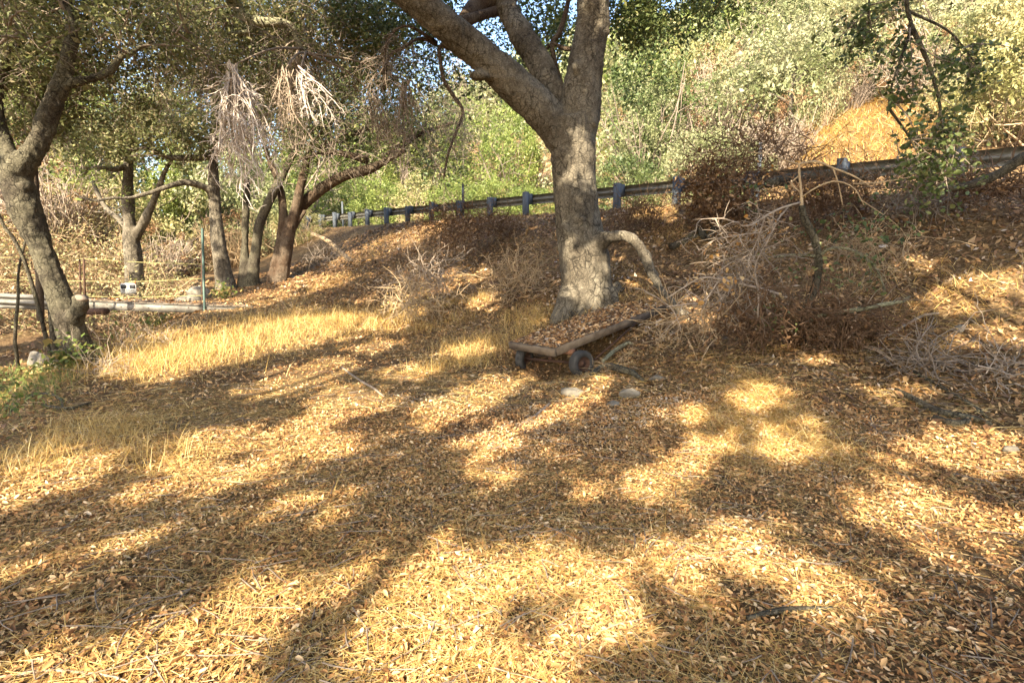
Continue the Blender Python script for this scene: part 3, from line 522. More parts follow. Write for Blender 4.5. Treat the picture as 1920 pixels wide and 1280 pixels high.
# ------------------------------------------------------------------ footbridge over the gully
BA = at(478, 577, 14.3); BB = at(-160, 552, 13.0); BX = nrm(BB-BA); BYd = nrm(np.cross(UP, BX)); BZ = np.cross(BX, BYd); BYd = -BYd if BYd[1] < 0 else BYd
BL = np.linalg.norm(BB-BA)
fb = thing('footbridge', BA, 'weathered grey footbridge with rope handrails crossing the gully at left', 'bridge')
def bp(x, y, z): return BA+BX*x+BYd*y+UP*z
def beam(x0, x1, y, z0, z1, th, m, name):
    a = (bp(x0, y, (z0+z1)/2)+bp(x1, y, (z0+z1)/2))/2; q = box(a, BX*(x1-x0)/2, BYd*th/2, UP*(z1-z0)/2); return obj(name, q[0], q[1], m, fb, smooth=False)
xm = 4.75
g1 = beam(0, xm, 0, -.20, .0, .05, M['white_metal'], 'girder'); beam(0, BL, .95, -.20, 0, .05, M['white_metal'], 'girder')
for k in range(14):
    q = tubes(np.array([[bp(.35+k*.32, -.02, -.06-.05*(k % 2)), bp(.35+k*.32, -.034, -.06-.05*(k % 2))]]), np.full((1, 2), .013), 6); obj('bolt', q[0], q[1], M['rust'], g1)
beam(.02, xm, -.005, .003, .014, .10, M['white_metal'], 'flange')
# corrugated rail length used as the far span's side
V = []; n = len(prof)
for x in (xm-.05, BL):
    for off in (0, .006): V += [bp(x, -.04-w_*.9-off, h*.92-.02) for h, w_ in prof]
F = []
for j in range(n-1): F += [[j, j+1, 2*n+j+1, 2*n+j], [n+j+1, n+j, 3*n+j, 3*n+j+1]]
for j in (0, n-1): F += [[j, 2*n+j, 3*n+j, n+j]]
obj('side_rail', np.array(V), np.array(F), M['white_metal'], fb, smooth=False); beam(xm-.05, BL, .0, -.26, -.17, .06, M['white_metal'], 'girder')
x = .05; k = 0
while x < BL-.2:
    q = box(bp(x+.09, .49, .018+.002*(k % 3)), BX*.085, BYd*.47, UP*.014); obj('deck_plank', q[0], q[1], M['plank'], fb, smooth=False); x += .185; k += 1
C = np.stack([bp(a, b, .05) for a, b in zip(rng.uniform(0, BL, 900), rng.uniform(-.02, .95, 900))]); lv = leaves(C, .075, nv=rng.normal(0, .35, (900, 3))+UP); tag(obj('leaf_debris', lv[0], lv[1], M['litter'], fb, lv[2]), kind='stuff')
def post(u, v0, v1, d, r, m, S=8):
    a = at(u[1], v1, d); b = at(u[0], v0, d); q = tubes(np.stack([a, (a+b)/2, b])[None], np.full((1, 3), r), S); return obj('post', q[0], q[1], m, fb)
dB = 13.95
post((379.5, 384), 428, 597, 14.05, .036, M['green_post'], 4); post((149, 152), 484, 566, 13.5, .02, M['rust']); post((157, 160), 484, 568, 13.45, .022, M['rust']); post((378, 380), 470, 600, 14.95, .03, M['rust'], 4)
for rows in ([(-60, 483, 13.1), (60, 483, 13.3), (158, 485, 13.45), (270, 492, 13.75), (381, 495.5, 14.05)], [(-60, 524, 13.1), (60, 525, 13.3), (158, 527, 13.45), (250, 528, 13.7), (330, 525, 13.9), (381, 522, 14.05)], [(158, 556, 13.45), (270, 556.5, 13.75), (381, 554, 14.05)]):
    p, r = limb([(u, v, d, 1.5) for u, v, d in rows], 30, lump=0); q = tubes(p[None], np.full((1, 30), .0085), 6); obj('rope', q[0], q[1], M['rope'], fb)
q = tubes(np.stack([at(160, 584, 13.6), at(200, 583, 13.4)])[None], np.full((1, 2), .085), 10); obj('bearing_log', q[0], q[1], M['rust'], fb)
# ------------------------------------------------------------------ the hanging sign
S0 = at(240.5, 540.5, 13.6); sx = .40; sz = .26
sg = thing('hanging_sign', S0, 'small black and grey no trespassing sign hanging from the bridge rope', 'sign')
def sbox(cx, cz, hx, hz, y, th, m, name):
    q = box(S0+np.array([cx, y, cz]), (hx, 0, 0), (0, th, 0), (0, 0, hz)); return obj(name, q[0], q[1], m, sg, smooth=False)
sbox(0, 0, sx/2, sz/2, 0, .004, M['sign'], 'plate'); sbox(-.115, .045, .072, .05, -.006, .001, M['black'], 'print_panel'); sbox(.115, .045, .072, .05, -.006, .001, M['black'], 'print_panel')
def text(s, size, x, z, m):
    c = bpy.data.curves.new('lettering', 'FONT'); c.body = s; c.size = size; c.align_x = 'CENTER'; c.align_y = 'CENTER'; c.extrude = .001
    o = bpy.data.objects.new('lettering', c); COL.objects.link(o); o.parent = sg; o.location = (x, -.0075, z); o.rotation_euler = (R(90), 0, 0); c.materials.append(m)
    bpy.context.view_layer.update(); me = bpy.data.meshes.new_from_object(o.evaluated_get(bpy.context.evaluated_depsgraph_get())); q = bpy.data.objects.new('lettering', me); COL.objects.link(q); q.parent = sg; q.location = o.location; q.rotation_euler = o.rotation_euler; bpy.data.objects.remove(o); q.name = 'lettering'; return q
o = text('NO', .10, 0, .045, M['black']); o.scale = (.55, 1, 1)
o = text('TRESPASSING', .075, 0, -.045, M['black']); o.scale = (.78, 1, 1); o = text('VIOLATORS WILL BE PROSECUTED', .026, 0, -.102, M['black']); o.scale = (.8, 1, 1)
for sxx in (-.19, .19):
    q = tubes(np.array([[S0+np.array([sxx, -.004, sz/2-.02]), S0+np.array([sxx, -.012, sz/2+.06])]]), np.full((1, 2), .012), 5); obj('tie', q[0], q[1], M['orange_tie'], sg)
# ------------------------------------------------------------------ the old flatbed cart
FR = at(1040, 654, 7.45); CL = nrm(at(1250, 571, 9.0)-FR); CW = at(950, 641, 8.3)-FR; CW = nrm(CW-CL*CW.dot(CL)); CU = np.cross(CL, CW); CU = CU if CU[2] > 0 else -CU; LEN = np.linalg.norm(at(1250, 571, 9.0)-FR); WID = 1.0
ca = thing('flatbed_cart', FR, 'old wooden flatbed cart under the oak, its deck buried in leaves', 'cart')
def cp(l, w_, h): return FR+CL*l+CW*w_+CU*h
n = 6; pw = WID/n
for k in range(n):
    q = box(cp(LEN/2+rng.normal(0, .01), pw*(k+.5), -.02), CL*(LEN/2-.02+rng.normal(0, .008)), CW*(pw/2-.006), CU*.016); obj('deck_plank', q[0], q[1], M['plank'], ca, smooth=False)
def cbox(l0, l1, w0, w1, h0, h1, m, name, par=None):
    q = box(cp((l0+l1)/2, (w0+w1)/2, (h0+h1)/2), CL*(l1-l0)/2, CW*(w1-w0)/2, CU*(h1-h0)/2); return obj(name, q[0], q[1], m, par or ca, smooth=False)
cbox(-.045, .0, -.03, WID+.03, -.10, .006, M['plank'], 'front_board'); cbox(.002, LEN, -.04, -.002, -.095, .014, M['plank'], 'side_rail'); cbox(.002, LEN, WID+.002, WID+.034, -.06, .01, M['plank'], 'side_rail')
cbox(.10, .19, .05, WID-.02, -.105, -.04, M['plank_red'], 'crossbeam'); cbox(.22, .31, -.09, .62, -.15, -.085, M['plank_red'], 'crossbeam'); cbox(1.6, 1.7, .04, WID-.04, -.10, -.04, M['plank_red'], 'crossbeam')
cbox(.1, LEN-.1, .22, .29, -.13, -.106, M['rust'], 'frame_rail'); cbox(.1, LEN-.1, .74, .81, -.13, -.106, M['rust'], 'frame_rail')
# wheels: ground-level axle across the front
WA = nrm(np.array([CW[0], CW[1], 0])); WL = nrm(np.array([CL[0], CL[1], 0]))
def wheel(c, rad, tw, turn=0.):
    a = WA*math.cos(turn)+WL*math.sin(turn); l_ = np.cross(UP, a); prof_ = [(.56, -.40), (.60, -.5), (.86, -.5), (.955, -.42), (.985, -.30), (.97, -.27), (.995, -.24), (1, -.1), (.975, -.07), (.975, -.02), (1, .02), (1, .1), (.975, .13), (.995, .24), (.985, .32), (.955, .42), (.86, .5), (.60, .5), (.56, .40)]
    def rev(pr, S=36):
        th = np.arange(S)*2*np.pi/S; V = np.stack([np.stack([c+a*(w_*tw)+(l_*math.cos(t)+UP*math.sin(t))*(q*rad) for q, w_ in pr]) for t in th]); k = len(pr); i = np.arange(S*k).reshape(S, k); j = np.roll(i, -1, 0)
        return V.reshape(-1, 3), np.stack([i[:, :-1], i[:, 1:], j[:, 1:], j[:, :-1]], -1).reshape(-1, 4)
    q = rev(prof_); e = thing('wheel', c, None, None); e.parent = ca; e.matrix_parent_inverse = ca.matrix_world.inverted(); bpy.context.view_layer.update()
    obj('tyre', q[0], q[1], M['tyre'], e); q = rev([(.57, -.42), (.60, -.36), (.5, -.30), (.46, -.12), (.22, -.12), (.2, -.3), (.0, -.32)]); obj('rim', q[0], q[1], M['rust'], e)
    q = rev([(.0, .32), (.2, .3), (.22, .1), (.46, .1), (.5, .30), (.6, .36), (.57, .42)]); obj('rim', q[0], q[1], M['rust'], e)
w1 = at(1090, 681, 7.5); w2 = at(983, 672, 8.35); 
for c, tn in ((w1, .12), (w2, -.35)):
    c[2] = c[2]; wheel(c, .19, .14, tn)
q = tubes(np.stack([w1, (w1+w2)/2, w2])[None], np.full((1, 3), .022), 8); obj('axle', q[0], q[1], M['rust'], ca)
q = tubes(np.stack([w1-CU*.05+WL*.12, cp(1.9, -.02, -.05)])[None], np.full((1, 2), .014), 6); obj('brace_rod', q[0], q[1], M['rust'], ca)
q = tubes(np.stack([(w1+w2)/2+UP*.02, (w1+w2)/2+np.array([-.05, .1, .14])])[None], np.full((1, 2), .03), 8); obj('king_pin', q[0], q[1], M['rust'], ca)
n = 3200; l_ = rng.uniform(.01, LEN-.03, n); w_ = rng.uniform(.0, WID, n); C = np.stack([cp(a, b, .006+.028*max(0, c_)) for a, b, c_ in zip(l_, w_, rng.normal(.25, .3, n))])
lv = leaves(C, .05, nv=rng.normal(0, .3, (n, 3))+CU, fine=True); cl = tag(obj('leaf_layer', lv[0], lv[1], M['litter'], None, lv[2]), 'thick brown oak leaves lying over the cart deck', 'leaves', kind='stuff')
# ------------------------------------------------------------------ logs, limbs, rocks, litter
def log(name, rows, m, label, cat='log', S=9, lump=.12, K=16, group=None):
    p, r = limb(rows, K, lump=lump); q = tubes(p[None], r[None], S); return tag(obj(name, q[0], q[1], m), label, cat, group)
def glog(name, pix, w_, m, label, cat='stick', lift=.6, K=14, S=6, group=None):
    """lying on the ground under the listed pixels"""
    p = np.array([ground(*q) for q in pix]); r0 = np.array([a/1000*b[1]/2 for a, b in zip(w_, p)]); q = spline(np.concatenate([p, r0[:, None]], 1), K); c = q[:, :3].copy(); rr = np.maximum(q[:, 3], .003)
    c[:, 2] = H(c[:, 0], c[:, 1])+rr*lift+.01; rr = rr*(1+.25*(vnoise(c*6, 4)-.5)); V, F = tubes(c[None], rr[None], S); return tag(obj(name, V, F, m), label, cat, group)
log('fallen_log', [(1438, 345, 9.5, 16), (1480, 336, 9.6, 20), (1530, 330, 9.7, 19), (1580, 327, 9.8, 20), (1640, 332, 9.9, 14)], M['bark_dark'], 'dark fallen log lying along the top of the bank behind the shrub')
log('fallen_limb', [(1960, 285, 7.2, 26), (1915, 298, 7.3, 20), (1880, 322, 7.4, 16), (1835, 342, 7.5, 15), (1790, 352, 7.6, 12), (1740, 354, 7.8, 8)], M['bark_dark'], 'twisted brown limb against the guardrail at the right edge')
glog('fallen_pole', [(1278, 462), (1310, 437), (1345, 405), (1378, 375)], (12, 13, 12, 9), M['bark_dark'], 'straight dark pole lying down the bank above the cart', 'log', S=8)
glog('fallen_limb', [(1258, 470), (1280, 458), (1310, 445)], (14, 13, 8), M['bark_dark'], 'short dark log stub on the bank right of the oak', 'log', S=8)
log('fallen_limb', [(585, 438, 18.5, 7), (615, 452, 18.2, 8), (645, 478, 17.6, 9), (660, 490, 17.4, 6)], M['twig_tan'], 'broken bare limb leaning on the bank beside the reddish stems', 'log', 7)
glog('root_limb', [(1108, 708), (1130, 697), (1160, 702), (1185, 708), (1205, 718)], (9, 12, 14, 12, 6), M['bark_dark'], 'gnarled grey root lying in front of the right cart wheel', 'log', lift=1.4)
glog('curved_root', [(1130, 690), (1150, 672), (1175, 655), (1185, 652)], (8, 8, 7, 4), M['bark_green'], 'pale curved root arching beside the right cart wheel', 'branch', lift=3)
for i, (pix, ws, mm, lab) in enumerate([([(1400, 1165), (1470, 1150), (1560, 1145)], (9, 13, 8), 'bark_dark', 'dark stick with a knobby end among foreground leaves'), ([(1680, 735), (1740, 770), (1830, 792), (1860, 800)], (9, 14, 12, 5), 'bark_dark', 'long dark branch lying low on the right bank'),
        ([(1710, 700), (1790, 745), (1850, 785)], (6, 8, 6), 'bark_dark', 'second dark branch crossing the right bank'), ([(1750, 788), (1790, 800), (1825, 790)], (12, 14, 8), 'bark_dark', 'stubby dark bark piece below the right branches'),
        ([(640, 690), (700, 730), (720, 745)], (4, 5, 3), 'twig', 'thin stick on the path in front of the tall grass'), ([(1030, 760), (1000, 785), (985, 795)], (6, 5, 3), 'twig', 'grey stick lying on the mound below the cart'),
        ([(170, 760), (120, 770), (80, 762)], (7, 8, 5), 'bark_dark', 'black branch on the bank edge at left'), ([(20, 775), (60, 745), (110, 748), (118, 765)], (5, 6, 6, 4), 'bark_dark', 'arched dead branch over the green weeds at left'),
        ([(0, 1275), (100, 1262), (190, 1270), (240, 1282)], (6, 7, 6, 4), 'twig_pale', 'pale stick at the bottom left corner'), ([(930, 985), (990, 1000), (1010, 1015)], (3, 4, 3), 'twig_pale', 'pale broken straw stick in the centre foreground'),
        ([(1650, 640), (1720, 600), (1760, 590)], (5, 6, 4), 'twig', 'grey branch on the bank right of the bare shrub'), ([(690, 1270), (705, 1240), (720, 1225)], (4, 5, 3), 'twig', 'short stick at the bottom centre'), ([(1690, 1115), (1720, 1140), (1740, 1160)], (4, 5, 3), 'bark_dark', 'small dark stick in the lower right leaves')]):
    glog('stick', pix, ws, M[mm], lab)
def rock(u, v, rad, seed, label, m='rock', sink=.2, d=None):
    c = ground(u, v) if d is None else at(u, v, d); c = on_ground(c, rad[2]*(.55-sink)); V, F = rocky(c, rad, seed); return tag(obj('rock', V, F, M[m]), label, 'rock')
rock(1075, 738, (.16, .12, .08), 3, 'pale flat rock half buried on the mound below the cart', sink=.35); rock(1180, 745, (.15, .1, .08), 5, 'grey rounded rock on the mound right of the pale one', sink=.3); rock(1150, 760, (.08, .07, .06), 6, 'small dark grey stone between the mound rocks', sink=.3)
rock(1235, 712, (.12, .09, .06), 13, 'low grey stone behind the gnarled root', sink=.25)
rock(372, 522, (.42, .35, .32), 8, 'large pale boulder behind the green bridge post', d=17); rock(352, 545, (.42, .4, .3), 9, 'lower tan boulder beside the bridge ropes', d=16.5); rock(1895, 848, (.06, .045, .04), 10, 'dark stone at the right edge among dry leaves', sink=.1); rock(1800, 622, (.07, .06, .06), 12, 'tan stone sitting on the right bank', sink=.1)
rock(72, 668, (.4, .3, .25), 15, 'dark mossy stone down in the gully at left', d=12.5)
for u, v, s_, lab in ((1270, 379, .09, 'crumpled white scrap near the guardrail post'), (1655, 465, .06, 'small white scrap on the right bank'), (1042, 492, .035, 'tiny white scrap beside the oak trunk')):
    c = ground(u, v); V, F = rocky(c+UP*s_*.4, (s_*1.3, s_, s_*.6), 4, 2); tag(obj('litter_scrap', V, F, M['paper']), lab, 'litter')
# ------------------------------------------------------------------ bare shrub on the right
DS = 6.75
sh = thing('bare_shrub', on_ground(at(1507, 655, DS)), 'nearly bare crooked shrub with pale twigs on the right bank', 'shrub')
mn = one([(1515, 670, DS, 20), (1508, 648, DS, 16), (1496, 615, DS, 14), (1500, 588, DS, 14), (1520, 560, DS, 13), (1533, 520, DS, 14), (1534, 480, DS, 14), (1524, 440, DS, 13), (1508, 410, DS, 13), (1503, 385, DS, 12)], 30, 8, lump=.12); o = obj('stem', mn[0], mn[1], M['bark_dark'], sh)
mn = one([(1503, 392, DS, 8), (1502, 360, DS, 5), (1499, 330, DS, 4.5), (1498, 306, DS, 3.5)], 12, 7); obj('branch', mn[0], mn[1], M['twig_tan'], sh)
bare = [[(1497, 308, DS, 6), (1530, 303, DS, 6), (1562, 315, DS-.1, 6), (1600, 330, DS-.2, 5), (1632, 350, DS-.3, 3)], [(1562, 315, DS-.1, 5), (1572, 345, DS-.1, 4), (1580, 385, DS-.1, 3)], [(1500, 372, DS, 5), (1530, 352, DS-.1, 5), (1565, 340, DS-.1, 5), (1600, 352, DS-.2, 4), (1620, 385, DS-.2, 3)],
        [(1497, 308, DS, 5), (1470, 300, DS, 4), (1440, 290, DS, 3), (1400, 285, DS+.1, 2)], [(1497, 330, DS, 4), (1484, 345, DS, 5), (1500, 360, DS, 4)], [(1600, 345, DS-.2, 4), (1650, 342, DS-.2, 4), (1720, 330, DS-.2, 3)], [(1615, 375, DS-.2, 3), (1680, 420, DS-.2, 2), (1700, 445, DS-.2, 2)]]
for z in bare: q = one([(a_, b_, c_, d_*.62) for a_, b_, c_, d_ in z], 14, 5, lump=.15); obj('branch', q[0], q[1], M['twig_tan'], sh)
pale = [[(1500, 380, DS-.1, 6), (1465, 390, DS-.2, 6), (1435, 405, DS-.3, 6), (1400, 425, DS-.4, 5), (1360, 410, DS-.5, 4), (1300, 412, DS-.6, 2)], [(1435, 405, DS-.3, 5), (1420, 450, DS-.3, 4), (1405, 480, DS-.3, 3)], [(1480, 385, DS-.1, 4), (1440, 430, DS-.2, 4), (1390, 440, DS-.4, 3), (1340, 450, DS-.5, 3), (1310, 470, DS-.5, 2)],
        [(1420, 600, DS-.3, 5), (1422, 550, DS-.3, 5), (1415, 500, DS-.3, 4), (1440, 450, DS-.3, 4), (1465, 400, DS-.2, 3)], [(1360, 520, DS-.4, 8), (1345, 530, DS-.4, 6), (1320, 565, DS-.5, 5), (1290, 570, DS-.6, 4), (1250, 575, DS-.7, 3)], [(1250, 560, DS-.2, 4), (1280, 540, DS-.3, 4), (1320, 520, DS-.4, 5), (1380, 530, DS-.4, 6)], [(1480, 560, DS, 9), (1440, 545, DS-.1, 9), (1400, 535, DS-.3, 8), (1360, 525, DS-.4, 6)]]
PP = []
for z in pale: p, r = limb(z, 12, lump=.15); r = r*.72; q = tubes(p[None], r[None], 5); obj('branch', q[0], q[1], M['twig_pale'], sh); PP.append(p)
P1 = sprout(np.stack(PP), 10, .42, 6, .28, (-.06, 0, -.07), .2, .9); P2 = sprout(P1, 3, .2, 4, .3, (0, 0, -.05), .2, .9)
V, F, A = join([tubes(P1, taper(len(P1), 6, .0065, .0028), 4), tubes(P2, taper(len(P2), 4, .0038, .0018), 3)]); obj('twigs', V, F, M['twig_pale'], sh)
low = [[(1505, 610, DS, 9), (1540, 590, DS-.1, 9), (1600, 582, DS-.2, 9), (1650, 572, DS-.3, 8), (1690, 565, DS-.3, 7), (1706, 556, DS-.3, 4)], [(1500, 600, DS, 12), (1475, 590, DS, 11), (1455, 568, DS, 10), (1448, 550, DS, 9)], [(1535, 480, DS, 8), (1560, 465, DS-.1, 6), (1600, 470, DS-.2, 5), (1640, 500, DS-.2, 4), (1660, 545, DS-.2, 3)], [(1530, 480, DS, 5), (1490, 478, DS, 5), (1450, 482, DS, 4)]]
PP = []
for z in low: p, r = limb(z, 12, lump=.12); q = tubes(p[None], r[None], 6); obj('branch', q[0], q[1], M['bark_green'], sh); PP.append(p)
P1 = sprout(np.stack(PP), 16, .35, 6, .3, (0, 0, -.06), .1, 1); V, F = tubes(P1, taper(len(P1), 6, .006, .002), 3); obj('twigs', V, F, M['twig'], sh)
g = [bl(1590, 440, DS-.1, 90, 60, 130, clump=6), bl(1600, 520, DS-.2, 50, 40, 110, clump=8), bl(1470, 470, DS, 70, 60, 50, clump=5), bl(1680, 400, DS-.2, 90, 50, 110, clump=5), bl(1390, 380, DS+.3, 50, 40, 50, clump=7), bl(1450, 600, DS-.3, 60, 30, 60, clump=7)]
lv = leaves(np.concatenate([z[0] for z in g]), .05, fine=True, asp=.62); obj('green_leaves', lv[0], lv[1], M['oak'], sh, lv[2])
g = [bl(1430, 470, DS-.3, 90, 90, 60, clump=4), bl(1330, 540, DS-.5, 60, 60, 50, clump=4), bl(1490, 350, DS, 60, 60, 22, clump=4)]
lv = leaves(np.concatenate([z[0] for z in g]), .05, fine=True, asp=.62); obj('withered_leaves', lv[0], lv[1], M['orange_leaf'], sh, lv[2])

# brush heaps: tangles of twigs with dead leaves
def heap(u, v, d, ru, rv, label, n=260, nl=500, m='twig_brown', lm='dead_leaf', L=.6, r=.009, cat='brush', name='brush_heap', leaf=.05, ll=None):
    c = at(u, v, d); s = d/1000; t = thing(name, on_ground(c), label, cat); n = int(n*.4)
    C, _ = blob(c, (ru*s, (ru+rv)*.4*s, rv*s), n, clump=10, spread=.35, shell=.3); C[:, 2] = np.maximum(C[:, 2], H(C[:, 0], C[:, 1])+.02); P = wander(C, rng.normal(0, 1, (n, 3)), L*rng.uniform(.5, 1.4, n), 5, .3, (0, 0, -.03)); P1 = sprout(P, 2, L*.5, 4, .3)
    V, F, A = join([tubes(P, taper(n, 5, r, r*.4), 3), tubes(P1, taper(len(P1), 4, r*.6, r*.3), 3)]); obj('twigs', V, F, M[m], t)
    if nl: C, _ = blob(c, (ru*s, (ru+rv)*.4*s, rv*s), nl, clump=14, spread=.3, shell=.4); C[:, 2] = np.maximum(C[:, 2], H(C[:, 0], C[:, 1])+.02); lv = leaves(C, leaf); obj('dead_leaves', lv[0], lv[1], M[lm], t, lv[2])
    return t
heap(1560, 610, DS-.1, 90, 50, 'dark twiggy brush tangled round the base of the bare shrub', 620, 1000, L=.5); heap(1420, 600, DS-.1, 80, 45, 'dark brush between the cart and the bare shrub', 430, 600, L=.45)
heap(1385, 500, DS-.1, 65, 75, 'tall tangle of brown dead twigs left of the crooked shrub stem', 150, 160, 'twig', r=.007, L=.5); heap(1650, 480, DS+.3, 80, 55, 'thin grey brush with few leaves right of the crooked shrub stem', 200, 200, 'twig_tan', r=.005, L=.5)
heap(1345, 355, 11.3, 70, 60, 'heap of dark brown dead foliage beside the guardrail post', 320, 3600, leaf=.08); heap(1410, 290, 11.8, 90, 50, 'dark thorny brush rising above the bank beyond the guardrail', 600, 700, L=.8)
heap(1540, 365, 9.3, 110, 25, 'dark brush under the fallen log on top of the bank', 500, 1200, leaf=.06); heap(1720, 335, 8.6, 110, 25, 'tangled brush and leaves against the right end of the guardrail', 420, 900, 'twig', leaf=.055); heap(1860, 345, 7.9, 60, 18, 'low leafy brush under the twisted limb at the right edge', 200, 500, leaf=.05); heap(850, 420, 14.5, 60, 45, 'dry brown brush on the bank left of the oak', 420, 1800, leaf=.06); heap(930, 420, 15.5, 50, 25, 'leafy dead brush below the guardrail left of the oak', 250, 1200, leaf=.06)
heap(770, 560, 10.8, 50, 30, 'pale dry weeds at the end of the grass patch', 260, 200, 'twig_tan', 'straw'); heap(800, 520, 12.2, 70, 25, 'bleached dead twigs on the mid bank', 260, 120, 'twig_pale', L=.7); heap(960, 520, 11.3, 50, 40, 'dry stalks left of the oak trunk', 260, 100, 'twig_tan'); heap(640, 470, 16.5, 60, 25, 'grey twig tangle on the bank above the reddish stems', 240, 60, 'twig')
heap(1880, 720, 5.2, 45, 60, 'bleached forked twigs standing at the right edge', 60, 0, 'twig_pale', L=.5, r=.007); heap(1740, 700, 5.6, 90, 30, 'grey twig scatter on the lower right bank', 160, 60, 'twig'); heap(1300, 600, 6.9, 50, 35, 'twisted pale twigs beyond the high end of the cart', 120, 40, 'twig_tan')
heap(265, 640, 9.3, 40, 30, 'bare grey twigs at the gully edge below the sign', 150, 0, 'twig_pale', L=.5, r=.005); heap(205, 700, 7.6, 40, 30, 'bleached bare twigs beside the base of the leaning oak', 130, 0, 'twig_pale', L=.5, r=.005); heap(230, 660, 9.6, 30, 14, 'dark rotting branches at the gully edge', 110, 60, L=.6, r=.008)
heap(1190, 400, 12.5, 45, 22, 'grey brush at the guardrail foot right of the oak', 260, 500); heap(1150, 700, 6.9, 40, 14, 'dry twigs round the right cart wheel', 70, 40, 'twig_tan', L=.35, r=.004)
# ------------------------------------------------------------------ hillside vegetation
def shrub_proto(kind, seed):
    """leaf and twig meshes of one shrub, unit size (about 1 m radius)"""
    n = {'full': 9000, 'tall': 9000, 'airy': 5000, 'dead': 1400}[kind]; rad = {'full': (1, 1, .85), 'tall': (.7, .7, 1.3), 'airy': (.9, .9, 1.0), 'dead': (.9, .9, .8)}[kind]
    C, k = blob((0, 0, rad[2]*.85), rad, n, clump=70, spread=.115, shell=.5); cl = rng.random(k.max()+1)
    lv = leaves(C, .056, rnd=np.clip(.6*cl[k]+.4*rng.random(n), 0, 1))
    m = 26 if kind != 'dead' else 150; a = rng.uniform(0, 6.28, m); S0_ = np.stack([np.cos(a)*.12, np.sin(a)*.12, 0*a-.3], 1); Dr = np.stack([np.cos(a)*.55, np.sin(a)*.55, 0*a+1], 1)
    P = wander(S0_, Dr, rad[2]*(1.45 if kind != 'dead' else 1.8)*rng.uniform(.6, 1.1, m), 7, .14); P1 = sprout(P, 3, .45, 4, .2, t0=.4); tw = join([tubes(P, taper(m, 7, .022, .006), 3), tubes(P1, taper(len(P1), 4, .008, .004), 3)])
    return lv, tw
PROTO = []
for k in ('full', 'full', 'tall', 'airy', 'dead', 'full', 'tall'): PROTO.append((k,)+shrub_proto(k, len(PROTO)))
PM = {}
def shrub(pid, c, size, mat, twm, label, name='hillside_shrub', cat='shrub', rz=0., sq=1., group='shrubs on the slope beyond the road'):
    k, lv, tw = PROTO[pid]
    if pid not in PM:
        a = mesh_from('foliage', lv[0], lv[1], lv[2]); a.materials.append(M[mat]); b = mesh_from('twigs', tw[0], tw[1]); b.materials.append(M[twm]); PM[pid] = (a, b)
    t = thing(name, c, label, cat, group, rz); t.scale = (size, size, size*sq)
    for nm, me, mm in zip(('foliage', 'twigs'), PM[pid], (mat, twm)):
        o = bpy.data.objects.new(nm, me); COL.objects.link(o); o.parent = t; o['kind'] = 'stuff'; o.material_slots[0].link = 'OBJECT'; o.material_slots[0].material = M[mm]
    return t
def hill(u, y): a = (u-960)/1000; x = a*y; return np.array([x, y, float(H(x, y))])
